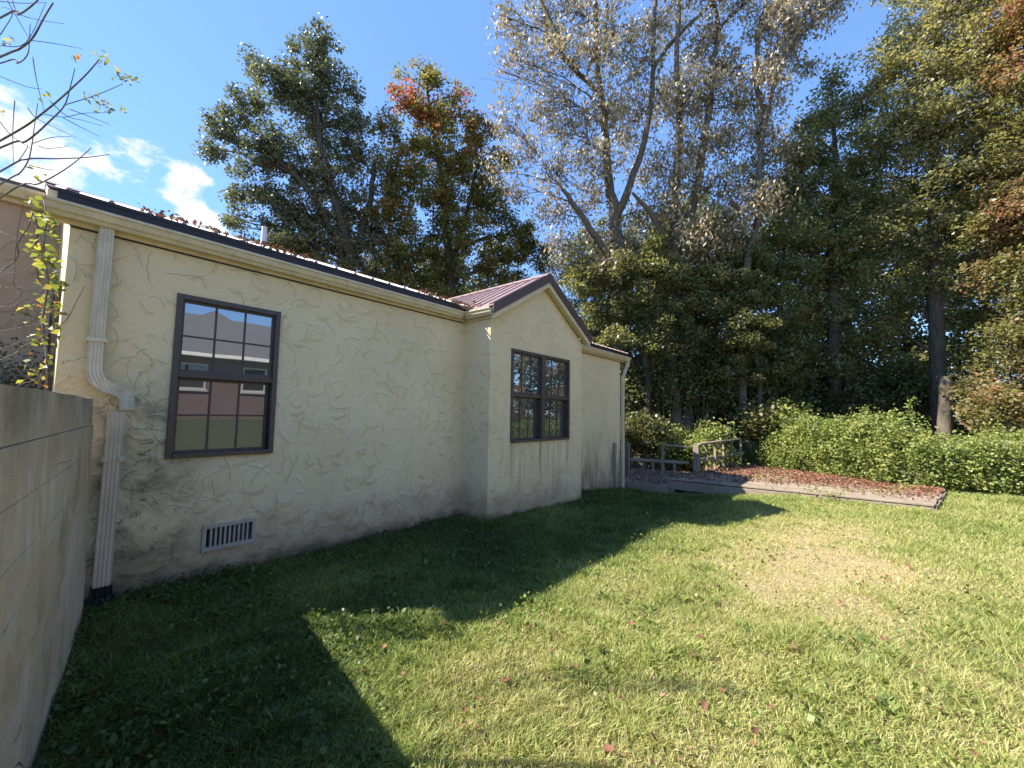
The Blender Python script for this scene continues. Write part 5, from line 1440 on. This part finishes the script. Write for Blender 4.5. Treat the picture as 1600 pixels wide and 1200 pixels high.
def litter():
    rng = np.random.default_rng(101)
    # on the deck: thick towards the hedge, thinner at the front
    n = 12000; f = rng.beta(1.5, 1.1, n); g = rng.uniform(0.0, 1.0, n)
    l = FL + (BL - FL) * f[:, None]; r = FR + (BR - FR) * f[:, None]; P = l + (r - l) * g[:, None]
    keep = rng.uniform(size=n) < np.clip(0.42 + 0.8 * f - 0.40 * g + 0.9 * (vnoise(P, 1.2, 21) - .5), .05, 1); P = P[keep]
    n2 = 900; a, b = rng.uniform(size=(n2, 1)), rng.uniform(size=(n2, 1)); W = (wa + (wdp - wa) * a) * (1 - b) + (wb + (wc - wb) * a) * b
    C = np.concatenate([np.column_stack([P, DZ + .012 + rng.uniform(0, .022, len(P))]), np.column_stack([W, WZ + .012 + rng.uniform(0, .02, n2)])])
    V, F = leaf_cards(C, .062, .62, .0, rng)
    tag(mesh_np('leaf_litter', V, F, 'leaf_dry', rng.normal(.5, .2, len(C)), None), 'red-brown fallen leaves carpeting the deck and walkway', None, None, 'stuff')
    # small weeds coming up between the deck boards
    C = []
    for px, py, n, sp in ((1270, 768, 60, 16), (1300, 774, 50, 14), (1410, 764, 70, 14), (1430, 760, 50, 10), (1185, 748, 40, 8), (1390, 772, 40, 12), (1225, 752, 20, 10), (1330, 770, 25, 18)):
        for k in range(n):
            p = on_plane(px + rng.normal() * sp, py + rng.normal() * 2.2, 2, DZ); C.append(p + (0, 0, .02 + rng.uniform(0, .06)))
    C = np.array(C); V, F = leaf_cards(C, .06, .5, .0, rng)
    tag(mesh_np('deck_weeds', V, F, 'leaf_vine', rng.normal(.7, .15, len(C)), None), 'small green weeds growing between the deck boards', None, None, 'stuff')
    # on the roof
    C = []
    for k in range(330):
        x = rng.choice([rng.uniform(.5, 1.9), rng.uniform(3.4, 4.35)], p=[.55, .45]); y = EY + .03 + abs(rng.normal()) * .10; C.append((x, y, roof_z(y) + .012 + abs(rng.normal()) * .020))
    for k in range(160):
        x = rng.normal(4.18, .10); y = rng.normal(4.42, .10); C.append((x, y, 3.05 + abs(rng.normal()) * .05))
    C = np.array(C); V, F = leaf_cards(C, .055, .5, .0, rng)
    tag(mesh_np('roof_litter', V, F, 'leaf_dry', rng.normal(.3, .2, len(C)), None), 'dead leaves and twigs caught along the eave and the bay roof valley', None, None, 'stuff')
    # bits of straw and leaf on the lawn
    P = sample_lawn(3600, rng, r1=12, knee=5); P = P[P[:, 1] < 2.2]
    C = np.column_stack([P, zg(P[:, 0], P[:, 1]) + .03]); V, F = leaf_cards(C, .030, .5, .0, rng)
    tag(mesh_np('lawn_litter', V, F, 'leaf_dry', rng.normal(.5, .25, len(C)), None), 'small bits of dead leaf scattered through the lawn grass', None, None, 'stuff')


litter()
print('done')
